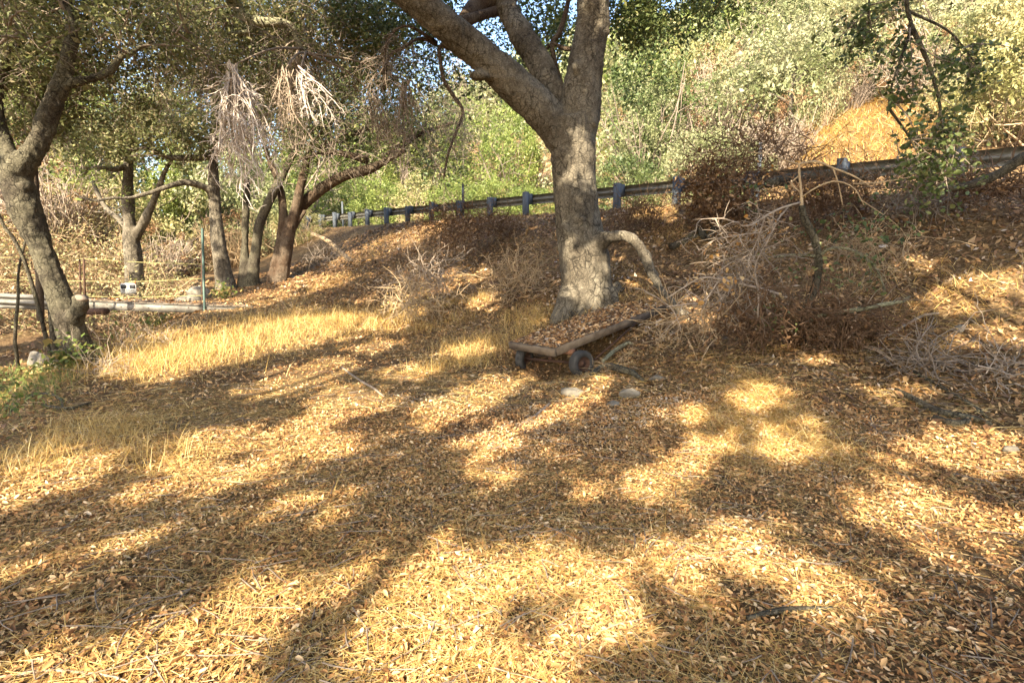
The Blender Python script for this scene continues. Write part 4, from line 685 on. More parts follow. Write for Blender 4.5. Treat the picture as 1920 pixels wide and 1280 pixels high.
SH = [  # u, forward distance, size, prototype, leaf, twig, squash, label
 (1170, 23, 1.6, 5, 'chap_dark', 'twig', 1.3, 'dark green oak scrub just right of the big trunk behind the rail'), (1235, 22, 1.2, 3, 'chap_yellow', 'twig_tan', .9, 'low yellowish dry bush behind the guardrail right of the oak'),
 (1205, 28, 3.0, 6, 'chap_dark', 'twig', 1.3, 'tall dark oak scrub high beside the right fork of the big trunk'), (1450, 40, 3.0, 2, 'chap_dark', 'twig', 1.2, 'dark olive tree top high on the slope above the grey dead shrub'), (1335, 33, 2.4, 4, 'dead_leaf', 'twig_pale', 1.4, 'second bleached shrub among the pale green bushes of the sunny slope'), (1300, 24, 1.9, 0, 'chap_green', 'twig', 1.1, 'rounded pale green bush left of the dark thorny brush'), (1370, 22.5, 1.5, 1, 'chap_green', 'twig', 1.1, 'pale green bush rising behind the dark thorny brush'), (1210, 27, 2.2, 2, 'chap_green', 'twig', 1.1, 'tall pale green shrub above the dry yellow bush'),
 (1270, 30, 2.3, 4, 'dead_leaf', 'twig_pale', 1.2, 'bleached leafless shrub halfway up the slope right of the oak'), (1360, 29, 2.5, 5, 'chap_green', 'twig', 1.0, 'broad light green shrub in the middle of the sunny slope'), (1440, 23.5, 1.5, 4, 'dead_leaf', 'twig_pale', 1.3, 'grey dead shrub left of the golden grass clearing'),
 (1505, 25.6, 1.6, 3, 'chap_green', 'twig_tan', 1.3, 'thin vine hung shrub at the left end of the golden clearing'), (1560, 26.3, 1.5, 4, 'dead_leaf', 'twig', 1.1, 'brown leafless shrub behind the golden clearing'), (1625, 26.2, 1.6, 3, 'chap_dark', 'twig', 1.0, 'dark shadowy shrub above the golden clearing'),
 (1690, 24.0, 1.6, 4, 'dead_leaf', 'twig_pale', 1.3, 'pale dead shrub behind the hanging leafy bough'), (1770, 23.2, 1.8, 0, 'chap_green', 'twig', 1.1, 'green shrub right of the clearing behind the hanging bough'), (1735, 21.6, 1.1, 3, 'chap_yellow', 'twig_tan', 1.0, 'low dry bush in the right part of the golden clearing'), (1800, 20.6, 1.3, 0, 'chap_green', 'twig', 1.1, 'small green bush just above the guardrail behind the hanging bough'), (1855, 18.6, 1.9, 1, 'chap_yellow', 'twig_tan', 1.2, 'large yellow green bush at the right edge above the guardrail'),
 (1935, 17.6, 2.3, 5, 'chap_yellow', 'twig_tan', 1.35, 'tallest yellow green bush cut by the right picture edge'), (1460, 34, 2.6, 2, 'chap_green', 'twig', 1.1, 'tall green shrub above the grey dead shrub'), (1180, 34, 2.6, 0, 'chap_green', 'twig', 1.2, 'large pale shrub high on the slope beside the trunk'),
 (1300, 37, 2.9, 1, 'chap_yellow', 'twig_tan', 1.0, 'yellowish shrub near the top of the sunny slope'), (1420, 41, 3.2, 6, 'chap_dark', 'twig', 1.0, 'dark green tree top near the upper picture edge'), (1530, 38, 2.8, 5, 'chap_green', 'twig', 1.0, 'pale green shrub above the brown leafless one'), (1650, 37, 2.9, 1, 'chap_green', 'twig', 1.1, 'rounded green shrub high behind the hanging bough'),
 (1790, 33, 2.8, 2, 'chap_green', 'twig', 1.1, 'tall green shrub high at the right'), (1880, 21.5, 2.3, 0, 'chap_yellow', 'twig_tan', 1.3, 'upright yellow green bush between the hanging bough and the right edge'), (1890, 27, 2.6, 0, 'chap_green', 'twig', 1.2, 'pale green shrub high at the right picture edge'),
 (1000, 27, 1.5, 5, 'oak_back', 'twig', 1.0, 'bright green oak scrub behind the rail left of the big trunk'), (930, 29, 1.8, 0, 'oak_back', 'twig', 1.0, 'bright bush behind the slim pale marker post'), (860, 32, 2.1, 1, 'oak_back', 'twig', 1.0, 'sunny yellow green bush over the middle of the guardrail'), (790, 34, 2.0, 3, 'chap_yellow', 'twig_tan', 1.1, 'straw coloured bush above the far guardrail'),
 (720, 37, 2.3, 5, 'oak_back', 'twig', 1.1, 'bright green bush under the arching limb'), (650, 40, 2.6, 0, 'oak_back', 'twig', 1.1, 'sunlit bush at the far end of the guardrail'), (960, 33, 2.6, 2, 'oak_back', 'twig', 1.2, 'tall sunlit oak scrub above the rail left of the trunk'), (880, 39, 3.0, 6, 'oak_back', 'twig', 1.1, 'tall sunlit tree beyond the road behind the hanging twigs'), (770, 44, 3.4, 2, 'oak_back', 'twig', 1.1, 'tall bright tree beyond the bend of the road'),
 (600, 42, 2.6, 1, 'chap_green', 'twig', 1.0, 'bush glimpsed between the reddish stems'),
 (20, 24, 2.4, 4, 'dead_leaf', 'twig_pale', 1.3, 'pale dead brush at the left edge beyond the footbridge'), (120, 23, 2.2, 4, 'dead_leaf', 'twig_pale', 1.2, 'tan leafless brush behind the leaning oak'), (200, 25, 2.3, 3, 'chap_yellow', 'twig_tan', 1.1, 'yellowing brush left of the pale grey oak'), (300, 24, 1.8, 4, 'dead_leaf', 'twig_pale', 1.1, 'tangled tan brush right of the pale grey oak'),
 (350, 27, 2.4, 3, 'chap_yellow', 'twig_tan', 1.2, 'dry olive bush behind the boulders'), (440, 27, 2.0, 4, 'dead_leaf', 'twig_tan', 1.1, 'brown brush behind the twin stems'), (520, 28, 2.0, 3, 'chap_green', 'twig_tan', 1.1, 'thin green bush behind the reddish stems'), (480, 33, 2.8, 0, 'chap_green', 'twig', 1.1, 'pale green bush far behind the straight snag'),
 (60, 30, 3.0, 3, 'chap_yellow', 'twig_pale', 1.2, 'tall yellowing bush at far left beyond the gully'), (170, 31, 3.2, 4, 'dead_leaf', 'twig_pale', 1.2, 'tall pale dead brush far behind the sign'), (280, 33, 3.2, 1, 'chap_yellow', 'twig_tan', 1.1, 'wide yellow green bush far behind the grey oak'), (390, 36, 3.4, 5, 'chap_green', 'twig', 1.1, 'round green bush far behind the limbed oak'),
 (570, 27, 1.5, 3, 'chap_yellow', 'twig_tan', .9, 'low dry bush at the top of the bank beneath the arching limb'), (90, 36, 3.6, 2, 'oak_back', 'twig', 1.2, 'tall green tree far beyond the leaning oak'), (230, 40, 3.8, 6, 'oak_back', 'twig', 1.1, 'tall green tree far behind the forked trunk'), (340, 42, 4.0, 2, 'oak_back', 'twig', 1.0, 'far green tree between the grey oak and limbed oak'), (450, 45, 4.0, 6, 'oak_back', 'twig', 1.0, 'far green tree above the twin stems'), (150, 27, 3.2, 6, 'oak_back', 'twig', 1.3, 'tall olive tree crown above the tan brush at left'), (330, 29, 3.4, 2, 'oak_back', 'twig', 1.3, 'tall olive tree crown between the grey oak and the limbed oak'), (540, 34, 3.8, 6, 'oak_back', 'twig', 1.3, 'tall green tree crown above the reddish stems'), (660, 46, 4.6, 2, 'oak_back', 'twig', 1.2, 'tall sunlit tree crown above the far guardrail end'), (-20, 33, 4.2, 6, 'oak_back', 'twig', 1.3, 'tall green tree crown at the upper left edge'), (440, 30, 3.4, 0, 'chap_green', 'twig', 1.4, 'tall dusty tree crown behind the limbed oak'), (-40, 27, 2.8, 0, 'chap_yellow', 'twig', 1.2, 'yellow green bush cut by the left picture edge')]
for k, (u, y, s_, pid, mt, tw, sq, lab) in enumerate(SH): shrub(pid, hill(u, y)+np.array([0, 0, -.15]), s_*.95, mt, tw, lab, rz=k*1.7, sq=sq, group='shrubs beyond the road and gully')
# the rest of the slope reads as one mass of scrub
Vs = []
cnt = 0
pts = []
for y in np.geomspace(24, 115, 26):
    for u in np.arange(-200, 2150, max(90, 5200/y)):
        uu = u+rng.normal(0, 40); yy = y*rng.uniform(.95, 1.06); x = (uu-960)/1000*yy; s, l_ = road_sl(x, yy)
        if (-8.5 < s < 9.5) or (s > 0 and yy < 27): continue
        if 1470 < uu < 1760 and yy < 26.5: continue
        pts.append((x, yy))
grp = {'chap_green': [], 'chap_yellow': [], 'chap_dark': [], 'twig_pale': [], 'oak_back': []}
for (x, y) in pts:
    mt = rng.choice(['chap_green', 'chap_yellow', 'chap_dark', 'twig_pale', 'oak_back'], p=[.42, .22, .09, .12, .15]); sz = rng.uniform(1.5, 2.6)*(1 if y < 45 else 1.5)
    pid = 4 if mt == 'twig_pale' else int(rng.choice([0, 1, 2, 5, 6])); lv = PROTO[pid][1]; tw = PROTO[pid][2]
    nl = len(lv[1]); k = rng.choice(nl, min(nl, int(24000/y+220)), replace=False); k.sort(); V = lv[0].reshape(nl, 4, 3)[k]
    ctr = V.mean(1, keepdims=True); V = ctr+(V-ctr)*min(3.6, max(1.4, y/20)); a = rng.uniform(0, 6.28); c_, s_ = math.cos(a), math.sin(a); Rm = np.array([[c_, -s_, 0], [s_, c_, 0], [0, 0, rng.uniform(.9, 1.3)]])
    c0 = np.array([x, y, float(H(x, y))-.2])
    if mt == 'twig_pale': n1_ = 150*7*3; kk = rng.choice(150, 36 if y < 50 else 12, replace=False); vi = (kk[:, None]*21+np.arange(21)).ravel(); P_ = tw[0][vi].reshape(-1, 7, 3, 3); P_ = P_.mean(2, keepdims=True)+(P_-P_.mean(2, keepdims=True))*1.6; ix = np.arange(P_.shape[0]*21).reshape(-1, 7, 3); grp[mt].append((P_.reshape(-1, 3)@Rm.T*sz+c0, np.stack([ix[:, :-1], np.roll(ix[:, :-1], -1, 2), np.roll(ix[:, 1:], -1, 2), ix[:, 1:]], -1).reshape(-1, 4)))
    else: grp[mt].append((V.reshape(-1, 3)@Rm.T*sz+c0, (np.arange(len(k))*4)[:, None]+np.array([0, 3, 2, 1]), lv[2].reshape(nl, 4)[k].ravel()))
for mt, lst in grp.items():
    if lst:
        V, F, A = join(lst); tag(obj('hillside_scrub', V, F, M[mt], None, A), {'chap_green': 'mass of pale green scrub covering the slopes', 'chap_yellow': 'yellowish scrub scattered through the slopes', 'chap_dark': 'dark green scrub patches on the slopes', 'twig_pale': 'bleached leafless scrub through the slopes', 'oak_back': 'sunlit oak scrub through the slopes'}[mt], 'scrub', kind='stuff')
n = 2600; a = rng.uniform(-80, 600, n); b_ = rng.uniform(15.5, 25, n)
x = (a-960)/1000*b_; y = b_; s, l_ = road_sl(x, y); k = (s > 8.8) & (x < np.interp(y, *EDGE)-.3-.8*(y < 18)); x, y = x[k], y[k]; h_ = np.clip(n2(x, y, .5, 41)+.5, .1, 1)
C = np.stack([x, y, H(x, y)+h_*rng.uniform(0, 1.6, len(x))], 1); P = wander(C, rng.normal(0, 1, C.shape)*np.array([1, 1, .7]), rng.uniform(.6, 1.8, len(x)), 6, .22, (0, 0, -.04)); P1 = sprout(P, 2, .5, 4, .25)
V, F, A = join([tubes(P[::2], taper(len(P[::2]), 6, .014, .006), 3), tubes(P1[::2], taper(len(P1[::2]), 4, .008, .005), 3)]); tag(obj('dry_brush', V, F, M['twig_tan']), 'tangled bleached brush filling the slope behind the footbridge', 'brush', kind='stuff')
C = np.repeat(P[:, 1:].reshape(-1, 3), 2, 0); C = C[rng.random(len(C)) < .6]; C = C+rng.normal(0, .15, C.shape); lv = leaves(C, .1); tag(obj('dry_brush', lv[0], lv[1], M['dead_leaf'], None, lv[2]), 'dead brown leaves caught in the brush behind the footbridge', 'brush', kind='stuff')
C = np.repeat(P[:, 1:].reshape(-1, 3), 3, 0); C = C[rng.random(len(C)) < .55]+np.array([0, 0, .25]); C = C+rng.normal(0, .28, C.shape); lv = leaves(C, .095); tag(obj('dry_brush', lv[0], lv[1], M['chap_yellow'], None, lv[2]), 'yellow green leaves through the brush behind the footbridge', 'brush', kind='stuff')
# oak with a bent trunk on the slope left of the clearing
sp = hill(1490, 26.); so_ = thing('slope_oak', sp, 'small grey oak on the slope left of the golden clearing', 'tree')
q = [one([(1486, 290, 26, 14), (1484, 240, 26, 12), (1482, 190, 26, 10), (1486, 150, 26, 8), (1500, 110, 26, 6)], 16, 8), one([(1483, 200, 26, 8), (1465, 185, 26, 6), (1440, 175, 26, 4)], 8, 6), one([(1483, 170, 26, 8), (1510, 135, 25.8, 7), (1545, 128, 25.6, 6), (1590, 126, 25.4, 4)], 10, 6)]
for z in q: obj('branch', z[0], z[1], M['bark'], so_)
C = np.concatenate([bl(1530, 95, 26, 100, 50, 1500)[0], bl(1460, 120, 26.5, 60, 40, 700)[0]]); lv = leaves(C, .16); obj('crown', lv[0], lv[1], M['chap_green'], so_, lv[2])

# ------------------------------------------------------------------ fallen leaves
def fan(n, r0, r1, pw, a0=-.9, a1=.9):
    t = rng.random(n); r = (r0**pw+t*(r1**pw-r0**pw))**(1/pw) if abs(pw) > 1e-3 else r0*(r1/r0)**t; a = rng.uniform(a0, a1, n); return r*np.sin(a), r*np.cos(a)
def gnormal(x, y, e=.06): return nrm(np.stack([(H(x-e, y)-H(x+e, y))/(2*e), (H(x, y-e)-H(x, y+e))/(2*e), np.ones_like(x)], -1))
def litter_layer(n, r0, r1, pw, size0, fine, m, tilt, label, seln=None, lift=.02, grow=.6):
    x, y = fan(n, r0, r1, pw); s, l_ = road_sl(x, y); ex = np.interp(y, *EDGE); k = (s > .25)
    if seln is not None: k &= seln(x, y, s, ex)
    x, y = x[k], y[k]; r = np.hypot(x, y); nv = gnormal(x, y)+rng.normal(0, tilt, (len(x), 3)); C = np.stack([x, y, H(x, y)+.004+lift*rng.random(len(x))**2], 1)
    sz = size0*np.maximum(1, r/4.5)**grow; pn = n2(x, y, 1.3, 31)+.5; lv = leaves(C, sz, nv=nv, fine=fine, asp=.42, curl=.18, rnd=np.clip(rng.random(len(x))*.8+.5*(pn-.5)+.1, 0, 1))
    return tag(obj('leaf_litter', lv[0], lv[1], m, None, lv[2]), label, 'leaves', kind='stuff')
path = lambda x, y, s, ex: x > ex-.4+.5*rng.normal(0, 1, len(x))
litter_layer(140000, 1.3, 6.0, 1.0, .0265, True, M['litter'], .45, 'dense tan and brown oak leaves carpeting the foreground path', lambda x, y, s, ex: path(x, y, s, ex) & (rng.random(len(x)) < .35+.75*sstep((s-6)/1.5)) & (rng.random(len(x)) < .78+1.3*n2(x, y, 1.1, 60)))
litter_layer(110000, 4.2, 21, .55, .036, False, M['litter'], .5, 'tan leaf litter over the path beyond the foreground', lambda x, y, s, ex: path(x, y, s, ex) & (s > 5.5+rng.normal(0, 1, len(x))) & (rng.random(len(x)) < .8+1.2*n2(x, y, .9, 61)), grow=.42)
litter_layer(110000, 3, 24, .8, .05, False, M['litter_red'], .45, 'dark brown leaf litter covering the bank', lambda x, y, s, ex: s < 7.2+rng.normal(0, .8, len(x)), .04)
litter_layer(9000, 7, 20, 1, .07, False, M['litter_red'], .5, 'russet leaf litter down in the gully', lambda x, y, s, ex: x < ex-.2, .04)
# the largest leaves close to the viewer, one by one
lm = []
for k in range(8):
    lv = leaves(np.zeros((1, 3)), .038, nv=np.array([[0, 0, 1.]]), fine=True, asp=.44, curl=.3, rnd=np.array([.12+.085*k])); me = mesh_from('leaf', lv[0], lv[1], lv[2]); me.materials.append(M['litter']); lm.append(me)
lx, ly = fan(300, 1.75, 3.2, 1.6, -.75, .75); nv = nrm(gnormal(lx, ly)+rng.normal(0, .3, (300, 3)))
for k in range(300):
    o = bpy.data.objects.new('leaf', lm[k % 8]); COL.objects.link(o); o.parent = go; o.rotation_euler = Vector(nv[k]).to_track_quat('Z', 'Y').to_euler(); o.location = Vector((lx[k], ly[k], float(H(lx[k], ly[k]))+.022))-go.location
# ------------------------------------------------------------------ dry grass
def gpts(pix, n, sp):
    c = np.array([ground(*p) for p in pix]); k = rng.integers(0, len(c), n); q = c[k][:, :2]+rng.normal(0, 1, (n, 2))*sp*(1 if np.isscalar(sp) else 1); return q[:, 0], q[:, 1]
def grass(x, y, L, lean, wd, m, name, label, bend=.6, K=4, dirv=None, cat='grass'):
    C = np.stack([x, y, H(x, y)+(.022 if name == 'fallen_straw' else -.005)], 1); wd_ = wd; q = blades(C, L, lean, wd_, K, bend=bend, dirv=dirv); return tag(obj(name, q[0], q[1], m, None, q[2]), label, cat, kind='stuff')
x, y = fan(56000, 1.4, 8, .9); g = n2(x, y, .55, 77)+.35*n2(x, y, 2.2, 78); k = (g > -.10+.1*rng.normal(0, 1, len(x))) & (x > np.interp(y, *EDGE)); x, y = x[k], y[k]
grass(x, y, .17, rng.uniform(.86, .97, len(x)), .003, M['straw'], 'fallen_straw', 'flattened golden straw strewn over the foreground leaves', .5, 3)
x, y = fan(26000, 6, 18, .6); s, l_ = road_sl(x, y); k = (s > 2.2) & (n2(x, y, .6, 79) > -.08) & (x > np.interp(y, *EDGE)-.5); x, y = x[k], y[k]
grass(x, y, .25, rng.uniform(.7, .95, len(x)), .006, M['straw'], 'fallen_straw', 'flattened straw over the middle of the path', .5, 3)
x, y = fan(1500, 1.5, 11, .9); s, l_ = road_sl(x, y); k = (x > np.interp(y, *EDGE)) & (s > 1); x, y = x[k], y[k]; a_ = rng.uniform(0, 6.28, len(x)); P = wander(np.stack([x, y, 0*x], 1), np.stack([np.cos(a_), np.sin(a_), 0*a_], 1), rng.uniform(.05, .3, len(x)), 4, .12); P[:, :, 2] = H(P[:, :, 0], P[:, :, 1])+.025; q = tubes(P, taper(len(P), 4, .0035, .0018), 4); tag(obj('fallen_twigs', q[0], q[1], M['twig']), 'small broken twigs scattered through the leaf litter', 'twigs', kind='stuff')
tall = [(p, 610+12*math.sin(p*.05)) for p in range(400, 740, 14)]+[(p, 640) for p in range(250, 560, 16)]+[(p, 668) for p in range(210, 440, 16)]+[(p, 600) for p in range(520, 740, 12)]+[(p, 690) for p in range(200, 330, 18)]
x, y = gpts(tall, 13000, .55); grass(x, y, .25, rng.uniform(.1, .6, len(x)), .006, M['straw'], 'dry_grass', 'tall golden dry grass between the footbridge and the path', .8, 4)
tuft = [(1390, 760), (1430, 740), (1470, 760), (1450, 790), (1400, 800), (1500, 800), (1350, 820), (1520, 830), (1450, 840), (1320, 780), (1400, 720), (1560, 860), (1380, 860)]
x, y = gpts(tuft, 7000, .16); grass(x, y, .22, rng.uniform(.4, .92, len(x)), .0045, M['straw'], 'dry_grass', 'golden tuft of matted grass on the mound at right', .8, 5)
near = [(50, 860), (120, 840), (200, 830), (260, 850), (20, 890), (290, 870), (150, 800), (240, 800)]
x, y = gpts(near, 3600, .22); grass(x, y, .22, rng.uniform(.2, .9, len(x)), .004, M['straw'], 'dry_grass', 'dry grass along the bank edge at lower left', .6, 5)
mid = [(940, 650), (910, 640), (900, 670), (870, 680), (980, 630), (1000, 610), (1010, 590), (960, 600), (850, 650), (820, 690), (860, 600), (760, 600), (790, 620), (840, 570), (900, 560)]
x, y = gpts(mid, 4200, .2); grass(x, y, .28, rng.uniform(.1, .7, len(x)), .005, M['straw'], 'dry_grass', 'straw coloured grass left of the cart', .7, 5)
bk = [(1240, 385), (1220, 400), (1260, 400), (1200, 410), (1270, 380), (1150, 520), (1170, 560), (1180, 580), (1130, 590), (700, 480), (640, 520), (600, 540), (560, 565), (720, 450), (1300, 430), (1250, 440), (1600, 600), (1700, 520), (1800, 560), (1850, 520), (1750, 600)]
x, y = gpts(bk, 5200, .35); s, l_ = road_sl(x, y); k = s > .4; grass(x[k], y[k], .3, rng.uniform(.3, .85, k.sum()), .007, M['straw'], 'dry_grass', 'scattered golden grass tufts on the bank', .8, 4)
# taller seed stalks through the golden grass, and a few standing straws in the foreground
x, y = gpts(tall, 700, .5); grass(x, y, .42, rng.uniform(.05, .4, len(x)), .007, M['straw'], 'seed_stalks', 'taller pale seed stalks standing in the golden grass', .5, 5)
sp_ = np.array([ground(u, v) for u, v in ((878, 1035), (905, 1030), (960, 1030), (1105, 1040), (1240, 1000), (285, 885), (300, 880), (500, 1110), (630, 920), (1190, 920), (960, 925), (590, 815), (1360, 905), (760, 950))]); sp_ = np.repeat(sp_, 3, 0)+rng.normal(0, .03, (42, 3))*np.array([1, 1, 0])
q = blades(sp_, .2, .25, .004, 5, bend=.5); tag(obj('straw_stalks', q[0], q[1], M['straw'], None, q[2]), 'single dry straws standing up in the foreground litter', 'grass', kind='stuff')
# golden clearing on the slope
a = rng.uniform(1480, 1790, 8000); b = rng.uniform(20.2, 27, 8000); x = (a-960)/1000*b; y = b; s, l_ = road_sl(x, y); k = s < -7.5; grass(x[k], y[k], .45, rng.uniform(.3, .8, k.sum()), .03, M['straw'], 'golden_grass', 'golden dry grass clearing on the slope beyond the road', .7, 4)
a = rng.uniform(900, 1480, 4000); b = rng.uniform(18, 32, 4000); x = (a-960)/1000*b; y = b; s, l_ = road_sl(x, y); k = (s < -7.3) & (s > -11); grass(x[k], y[k], .4, rng.uniform(.2, .7, k.sum()), .03, M['straw'], 'golden_grass', 'pale dry grass fringe at the foot of the slope', .7, 4)
# green weeds in the gully
wd = [(30, 640), (80, 650), (60, 700), (20, 720), (100, 720), (130, 705), (30, 760), (70, 745), (10, 700), (120, 735), (40, 680), (180, 690), (150, 735), (100, 765), (170, 705), (60, 780), (20, 790)]
q = [at(u, v, rng.uniform(6.4, 12)) for u, v in wd*3]; q = np.array(q); k = rng.integers(0, len(q), 5200); x = q[k, 0]+rng.normal(0, .4, 5200); y = q[k, 1]+rng.normal(0, .5, 5200); e = x < np.interp(y, *EDGE)+.1
grass(x[e], y[e], .2, rng.uniform(.1, .8, e.sum()), .010, M['green_grass'], 'green_weeds', 'fresh green weeds growing in the gully at left', .7, 4)
x = q[k, 0]+rng.normal(0, .5, 5200); y = q[k, 1]+rng.normal(0, .6, 5200); e = (x < np.interp(y, *EDGE)-.1) & (rng.random(len(x)) < .4); C = np.stack([x[e], y[e], H(x[e], y[e])+rng.uniform(0, .16, e.sum())], 1); lv = leaves(C, .055, asp=.7); tag(obj('green_weeds', lv[0], lv[1], M['green_grass'], None, lv[2]), 'broad green leaves among the gully weeds', 'weeds', kind='stuff')
for u, v, d, lab in ((215, 640, 10.5, 'leafy green plant at the gully edge below the sign'), (280, 585, 15.5, 'green plant below the footbridge beam'), (420, 555, 16.5, 'green plant at the foot of the limbed oak'), (300, 560, 16, 'bright green plant under the middle of the footbridge'), (140, 700, 7.9, 'small green plant at the base of the leaning oak'), (200, 620, 11, 'broad leaved green plant behind the leaning oak')):
    c = on_ground(at(u, v, d)); t = thing('green_plant', c, lab, 'plant', 'green plants by the gully'); n = 8; P = wander(np.repeat(c[None], n, 0), rng.normal(0, .6, (n, 3))+UP, .4, 4, .2); qq = tubes(P, taper(n, 4, .006, .003), 3); obj('stems', qq[0], qq[1], M['green_grass'], t, np.full(len(qq[0]), .2))
    C = np.repeat(P[:, 1:].reshape(-1, 3), 9, 0); C = C+rng.normal(0, .09, C.shape); C[:, 2] = np.maximum(C[:, 2], H(C[:, 0], C[:, 1])+.03); lv = leaves(C, .075, asp=.7); obj('foliage', lv[0], lv[1], M['green_grass'], t, lv[2])
# ------------------------------------------------------------------ the oaks behind the viewpoint that shade the clearing
LIT = [
    [(-1.8,1.55),(-2.13,1.89),(-2.07,1.95),(-1.89,2.09),(-1.62,2.34),(-1.39,2.61),(-0.99,2.61),(-0.68,2.81),(-0.73,2.46),(-0.79,2.17),(-0.83,1.98),(-0.72,1.55)],
    [(-0.58,1.55),(-0.67,2.18),(-0.64,2.58),(-0.54,2.82),(-0.2,2.91),(0.26,2.92),(0.56,2.77),(0.6,2.54),(0.3,2.41),(0.06,2.37),(-0.17,2.21),(-0.15,1.54)],
    [(-0.06,1.54),(-0.07,2.11),(0.1,2.14),(0.36,2.1),(0.4,1.54)],
    [(0.24,2.25),(0.33,2.39),(0.55,2.45),(0.72,2.36),(0.62,2.17),(0.4,2.16)],
    [(0.69,2.83),(1.12,3.11),(1.52,3.11),(1.68,2.97),(1.73,2.69),(1.89,2.58),(1.76,2.47),(1.53,2.53),(1.23,2.6),(0.9,2.61)],
    [(2.25,3.46),(2.89,3.77),(3.04,3.35),(3.28,3.27),(2.64,2.53),(2.6,2.73),(2.37,2.85),(2.24,3.1),(2.0,3.14)],
    [(-2.56,2.42),(-2.73,2.59),(-2.45,2.85),(-2.21,3.07),(-2.17,2.93),(-2.33,2.65)],
    [(-2.61,3.35),(-2.72,3.95),(-2.98,5.0),(-2.61,5.18),(-2.24,5.4),(-1.26,4.99),(-1.25,4.54),(-1.72,4.08),(-2.13,3.61)],
    [(-1.79,3.26),(-1.53,3.62),(-1.11,3.74),(-1.09,3.53),(-1.42,3.32)],
    [(-3.36,3.27),(-4.08,4.03),(-4.0,4.4),(-3.77,4.68),(-3.16,4.39),(-3.09,3.93),(-3.18,3.55)],
    [(-5.83,7.53),(-7.34,10.42),(-7.0,11.55),(-5.86,12.96),(-2.94,12.84),(-2.19,11.02),(-3.08,10.13),(-4.01,9.31),(-4.47,8.02),(-4.81,7.18)],
    [(-3.47,6.44),(-3.61,8.17),(-2.81,9.01),(-2.2,8.35),(-2.41,7.05),(-2.88,6.17)],
    [(-2.45,6.0),(-2.27,7.06),(-1.45,6.59),(-1.27,5.91),(-1.67,5.39),(-2.06,5.4)],
    [(-1.05,5.82),(-0.54,7.0),(0.31,8.1),(0.01,6.49),(-0.57,5.43),(-0.94,5.11)],
    [(-0.53,4.63),(-0.33,5.03),(-0.01,5.0),(0.14,4.59),(-0.16,4.34)],
    [(-0.53,4.13),(-0.3,4.34),(-0.02,4.24),(0.1,3.9),(-0.19,3.79)],
    [(0.42,3.7),(0.64,3.86),(0.75,3.67),(0.55,3.5)],
    [(0.71,3.59),(1.02,4.05),(1.55,4.51),(1.64,4.27),(1.34,3.74),(0.97,3.53)],
    [(2.12,5.09),(2.55,6.0),(2.99,6.11),(2.98,5.61),(2.55,5.23)],
    [(1.97,4.32),(2.42,4.92),(2.83,5.08),(2.78,4.58),(2.29,4.09)],
    [(1.64,4.38),(1.99,4.77),(1.93,4.37)],
    [(-0.06,5.13),(0.49,5.89),(0.61,5.56),(0.21,5.07)],
    [(0.43,5.9),(0.89,6.94),(1.43,7.16),(1.12,6.27),(0.57,5.52)],
    [(5.89,8.71),(6.76,9.14),(7.43,9.03),(6.78,8.0),(6.24,7.96),(5.76,7.81)],
    [(5.46,7.11),(6.13,7.58),(6.52,7.56),(6.01,6.79),(5.53,6.64)],
    [(6.0,10.29),(6.76,10.36),(6.97,9.85),(6.19,9.54)],
    [(2.87,9.57),(3.5,10.18),(3.82,9.63),(3.26,8.75)],
    [(2.84,4.18),(3.86,4.81),(4.43,4.62),(3.73,3.76),(3.34,3.86)],
    [(-5.65,14.77),(-5.63,21.61),(-4.56,18.95),(-4.46,14.8),(-4.88,13.25)],
    [(-0.82,12.92),(0.07,13.47),(0.2,12.83),(-0.48,12.06)],
    [(-3.79,17.56),(-2.95,19.1),(-2.29,17.7),(-3.05,15.86)],
    [(-6.28,24.18),(-5.66,27.96),(-2.91,27.78),(-3.14,23.56),(-4.95,21.86)],
    [(-2.15,20.6),(-0.7,20.51),(-0.62,19.02),(-1.74,18.6)],
    [(-0.61,15.63),(0.06,16.25),(0.27,15.16),(-0.36,14.53)],
    [(-2.75,11.66),(-1.78,13.44),(-1.59,12.31),(-2.15,10.74)],
    [(4.31,17.35),(9.93,33.08),(10.13,29.5),(4.89,15.73)],
    [(2.5,13.98),(3.03,14.92),(3.24,14.84),(3.1,14.04),(2.81,13.82)],
    [(1.41,11.07),(1.96,12.21),(2.38,12.36),(2.46,11.71),(1.98,10.82)],
    [(1.79,12.33),(2.02,12.7),(2.12,12.58),(1.91,12.27)],
    [(2.88,12.35),(3.26,12.59),(3.36,11.36),(3.15,11.3)],
    [(-1.97,7.66),(-1.5,8.26),(-0.97,7.88),(-1.26,7.12)],
    [(-2.91,9.43),(-2.27,10.22),(-1.71,9.88),(-2.26,9.0)],
    [(-1.14,8.96),(-0.4,9.56),(-0.15,9.05),(-0.74,8.18)],
    [(0.18,4.52),(0.44,4.62),(0.45,4.38),(0.25,4.25)],
    [(1.61,5.35),(1.96,5.59),(1.98,5.19),(1.65,4.96)],
    [(3.81,5.66),(4.36,5.94),(4.26,5.55),(3.79,5.29)],
    [(1.33,2.36),(1.59,2.45),(1.62,2.34),(1.39,2.25)],
    [(0.81,2.17),(1.03,2.25),(1.03,2.14),(0.84,2.06)],
    [(1.84,2.28),(2.1,2.36),(2.08,2.25),(1.84,2.16)],
]

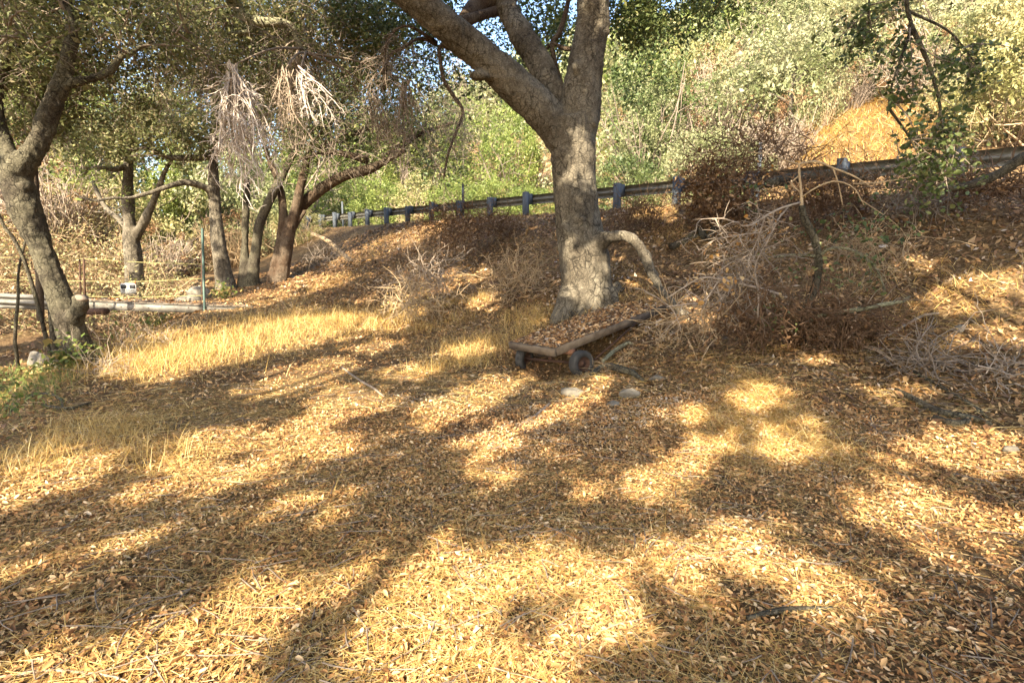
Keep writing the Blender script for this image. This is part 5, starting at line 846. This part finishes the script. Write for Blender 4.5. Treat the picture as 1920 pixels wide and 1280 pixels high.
def inside(px, py, poly):
    r = np.zeros(len(px), bool); n = len(poly)
    for i in range(n):
        (x0, y0), (x1, y1) = poly[i], poly[(i+1) % n]; c = ((y0 > py) != (y1 > py)) & (px < (x1-x0)*(py-y0)/((y1-y0) if y1 != y0 else 1e-9)+x0); r ^= c
    return r
st = .16; ax, ay = np.meshgrid(np.arange(-18, 13.5, st), np.arange(-1.5, 29, st)); ax = ax.ravel()+rng.uniform(-.5, .5, ax.size)*st; ay = ay.ravel()+rng.uniform(-.5, .5, ay.size)*st
lit = np.zeros(len(ax), bool)
for pl in LIT:
    for dx, dy in ((0, 0), (.07, 0), (-.07, 0), (0, .07), (0, -.07)): lit |= inside(ax+dx, ay+dy, pl)
speck = n2(ax, ay, 1.9, 55, 2) > .225
left = (ax < -7.2+.4*n2(ax, ay, .5, 5)*4) & (ay > 6.5) & (n2(ax, ay, .6, 14, 2) > .03)
s_, l_ = road_sl(ax-1.59, ay-4.25)
left |= s_ < -1.3+.5*n2(ax, ay, .8, 8)
left |= (ax < -.8+.8*n2(ax, ay, .5, 12)) & (ay > 14.2) & (n2(ax, ay, .75, 13, 2) > -.07)
mott = n2(ax, ay, 2.4, 91, 2) > .29
lit &= ~mott
k = ~(lit | speck | left) | (rng.random(len(ax)) < .02); edge_ = np.zeros(len(ax), bool)
for pl in LIT:
    for a_ in range(8): edge_ |= inside(ax+.3*math.cos(a_*.785), ay+.3*math.sin(a_*.785), pl)
ax, ay = ax[k], ay[k]; edge_ = edge_[k]
hh = 7.2+3.4*fbm(np.stack([ax*.35, ay*.35, 0*ax], -1), 3, 66)+rng.uniform(-.5, .5, len(ax))+np.clip((ay-12)*.24, 0, 5); ck = 1/math.tan(ELEV)
C = np.stack([ax-AZ[0]*ck*hh, ay-AZ[1]*ck*hh, hh], 1)
sideA = C[:, 0] < -3.2+.4*np.sin(C[:, 1])
SL = [[(-.9, 1.7), (-.78, 2.3), (-.64, 2.85), (-.3, 3.4)]]
for sel, base_xy, lab in ((sideA, (-7.5, -4.5), 'spreading oak behind the viewpoint at left, shading the foreground'), (~sideA, (3.2, -6.), 'second spreading oak behind the viewpoint, shading the path and bank')):
    b0 = np.array([base_xy[0], base_xy[1], float(H(*base_xy))]); t = thing('shade_oak', b0, lab, 'tree', 'oaks behind the viewpoint'); Cs = C[sel]
    ctr = Cs.mean(0); fork = b0+np.array([.2, .5, 4.2]); P = spline([list(b0-UP*.2)+[.5], list(b0+np.array([.1, .2, 2]))+[.38], list(fork)+[.34]], 14); q = tubes(P[None, :, :3], P[None, :, 3], 14); obj('trunk', q[0], q[1], M['bark_dark'], t)
    anchors = Cs[rng.choice(len(Cs), 14, replace=False)]; Q = []
    for a_ in anchors: m_ = (fork+a_)/2+np.array([0, 0, .8])+rng.normal(0, .3, 3); Q.append(spline([fork-UP*.3, m_, a_], 10))
    Q = np.stack(Q); q = tubes(Q, taper(len(Q), 10, .085, .025), 7); obj('limbs', q[0], q[1], M['bark_dark'], t)
    if base_xy[0] < 0:
        for z in SL:
            z = spline([(gx_-AZ[0]*ck*7.2, gy_-AZ[1]*ck*7.2, 7.2) for gx_, gy_ in z], 12); q = tubes(z[None], np.linspace(.085, .05, 12)[None], 8); obj('limb', q[0], q[1], M['bark_dark'], t)
    ed = edge_[sel]; D = np.concatenate([np.repeat(Cs[~ed], 4, 0), np.repeat(Cs[ed], 9, 0)]); D = D+rng.normal(0, .05, D.shape); lv = leaves(D, np.concatenate([np.full(4*(~ed).sum(), .28), np.full(9*ed.sum(), .15)]), nv=rng.normal(0, .55, D.shape)-np.array(SUN), asp=.62); obj('crown', lv[0], lv[1], M['oak'], t, lv[2])
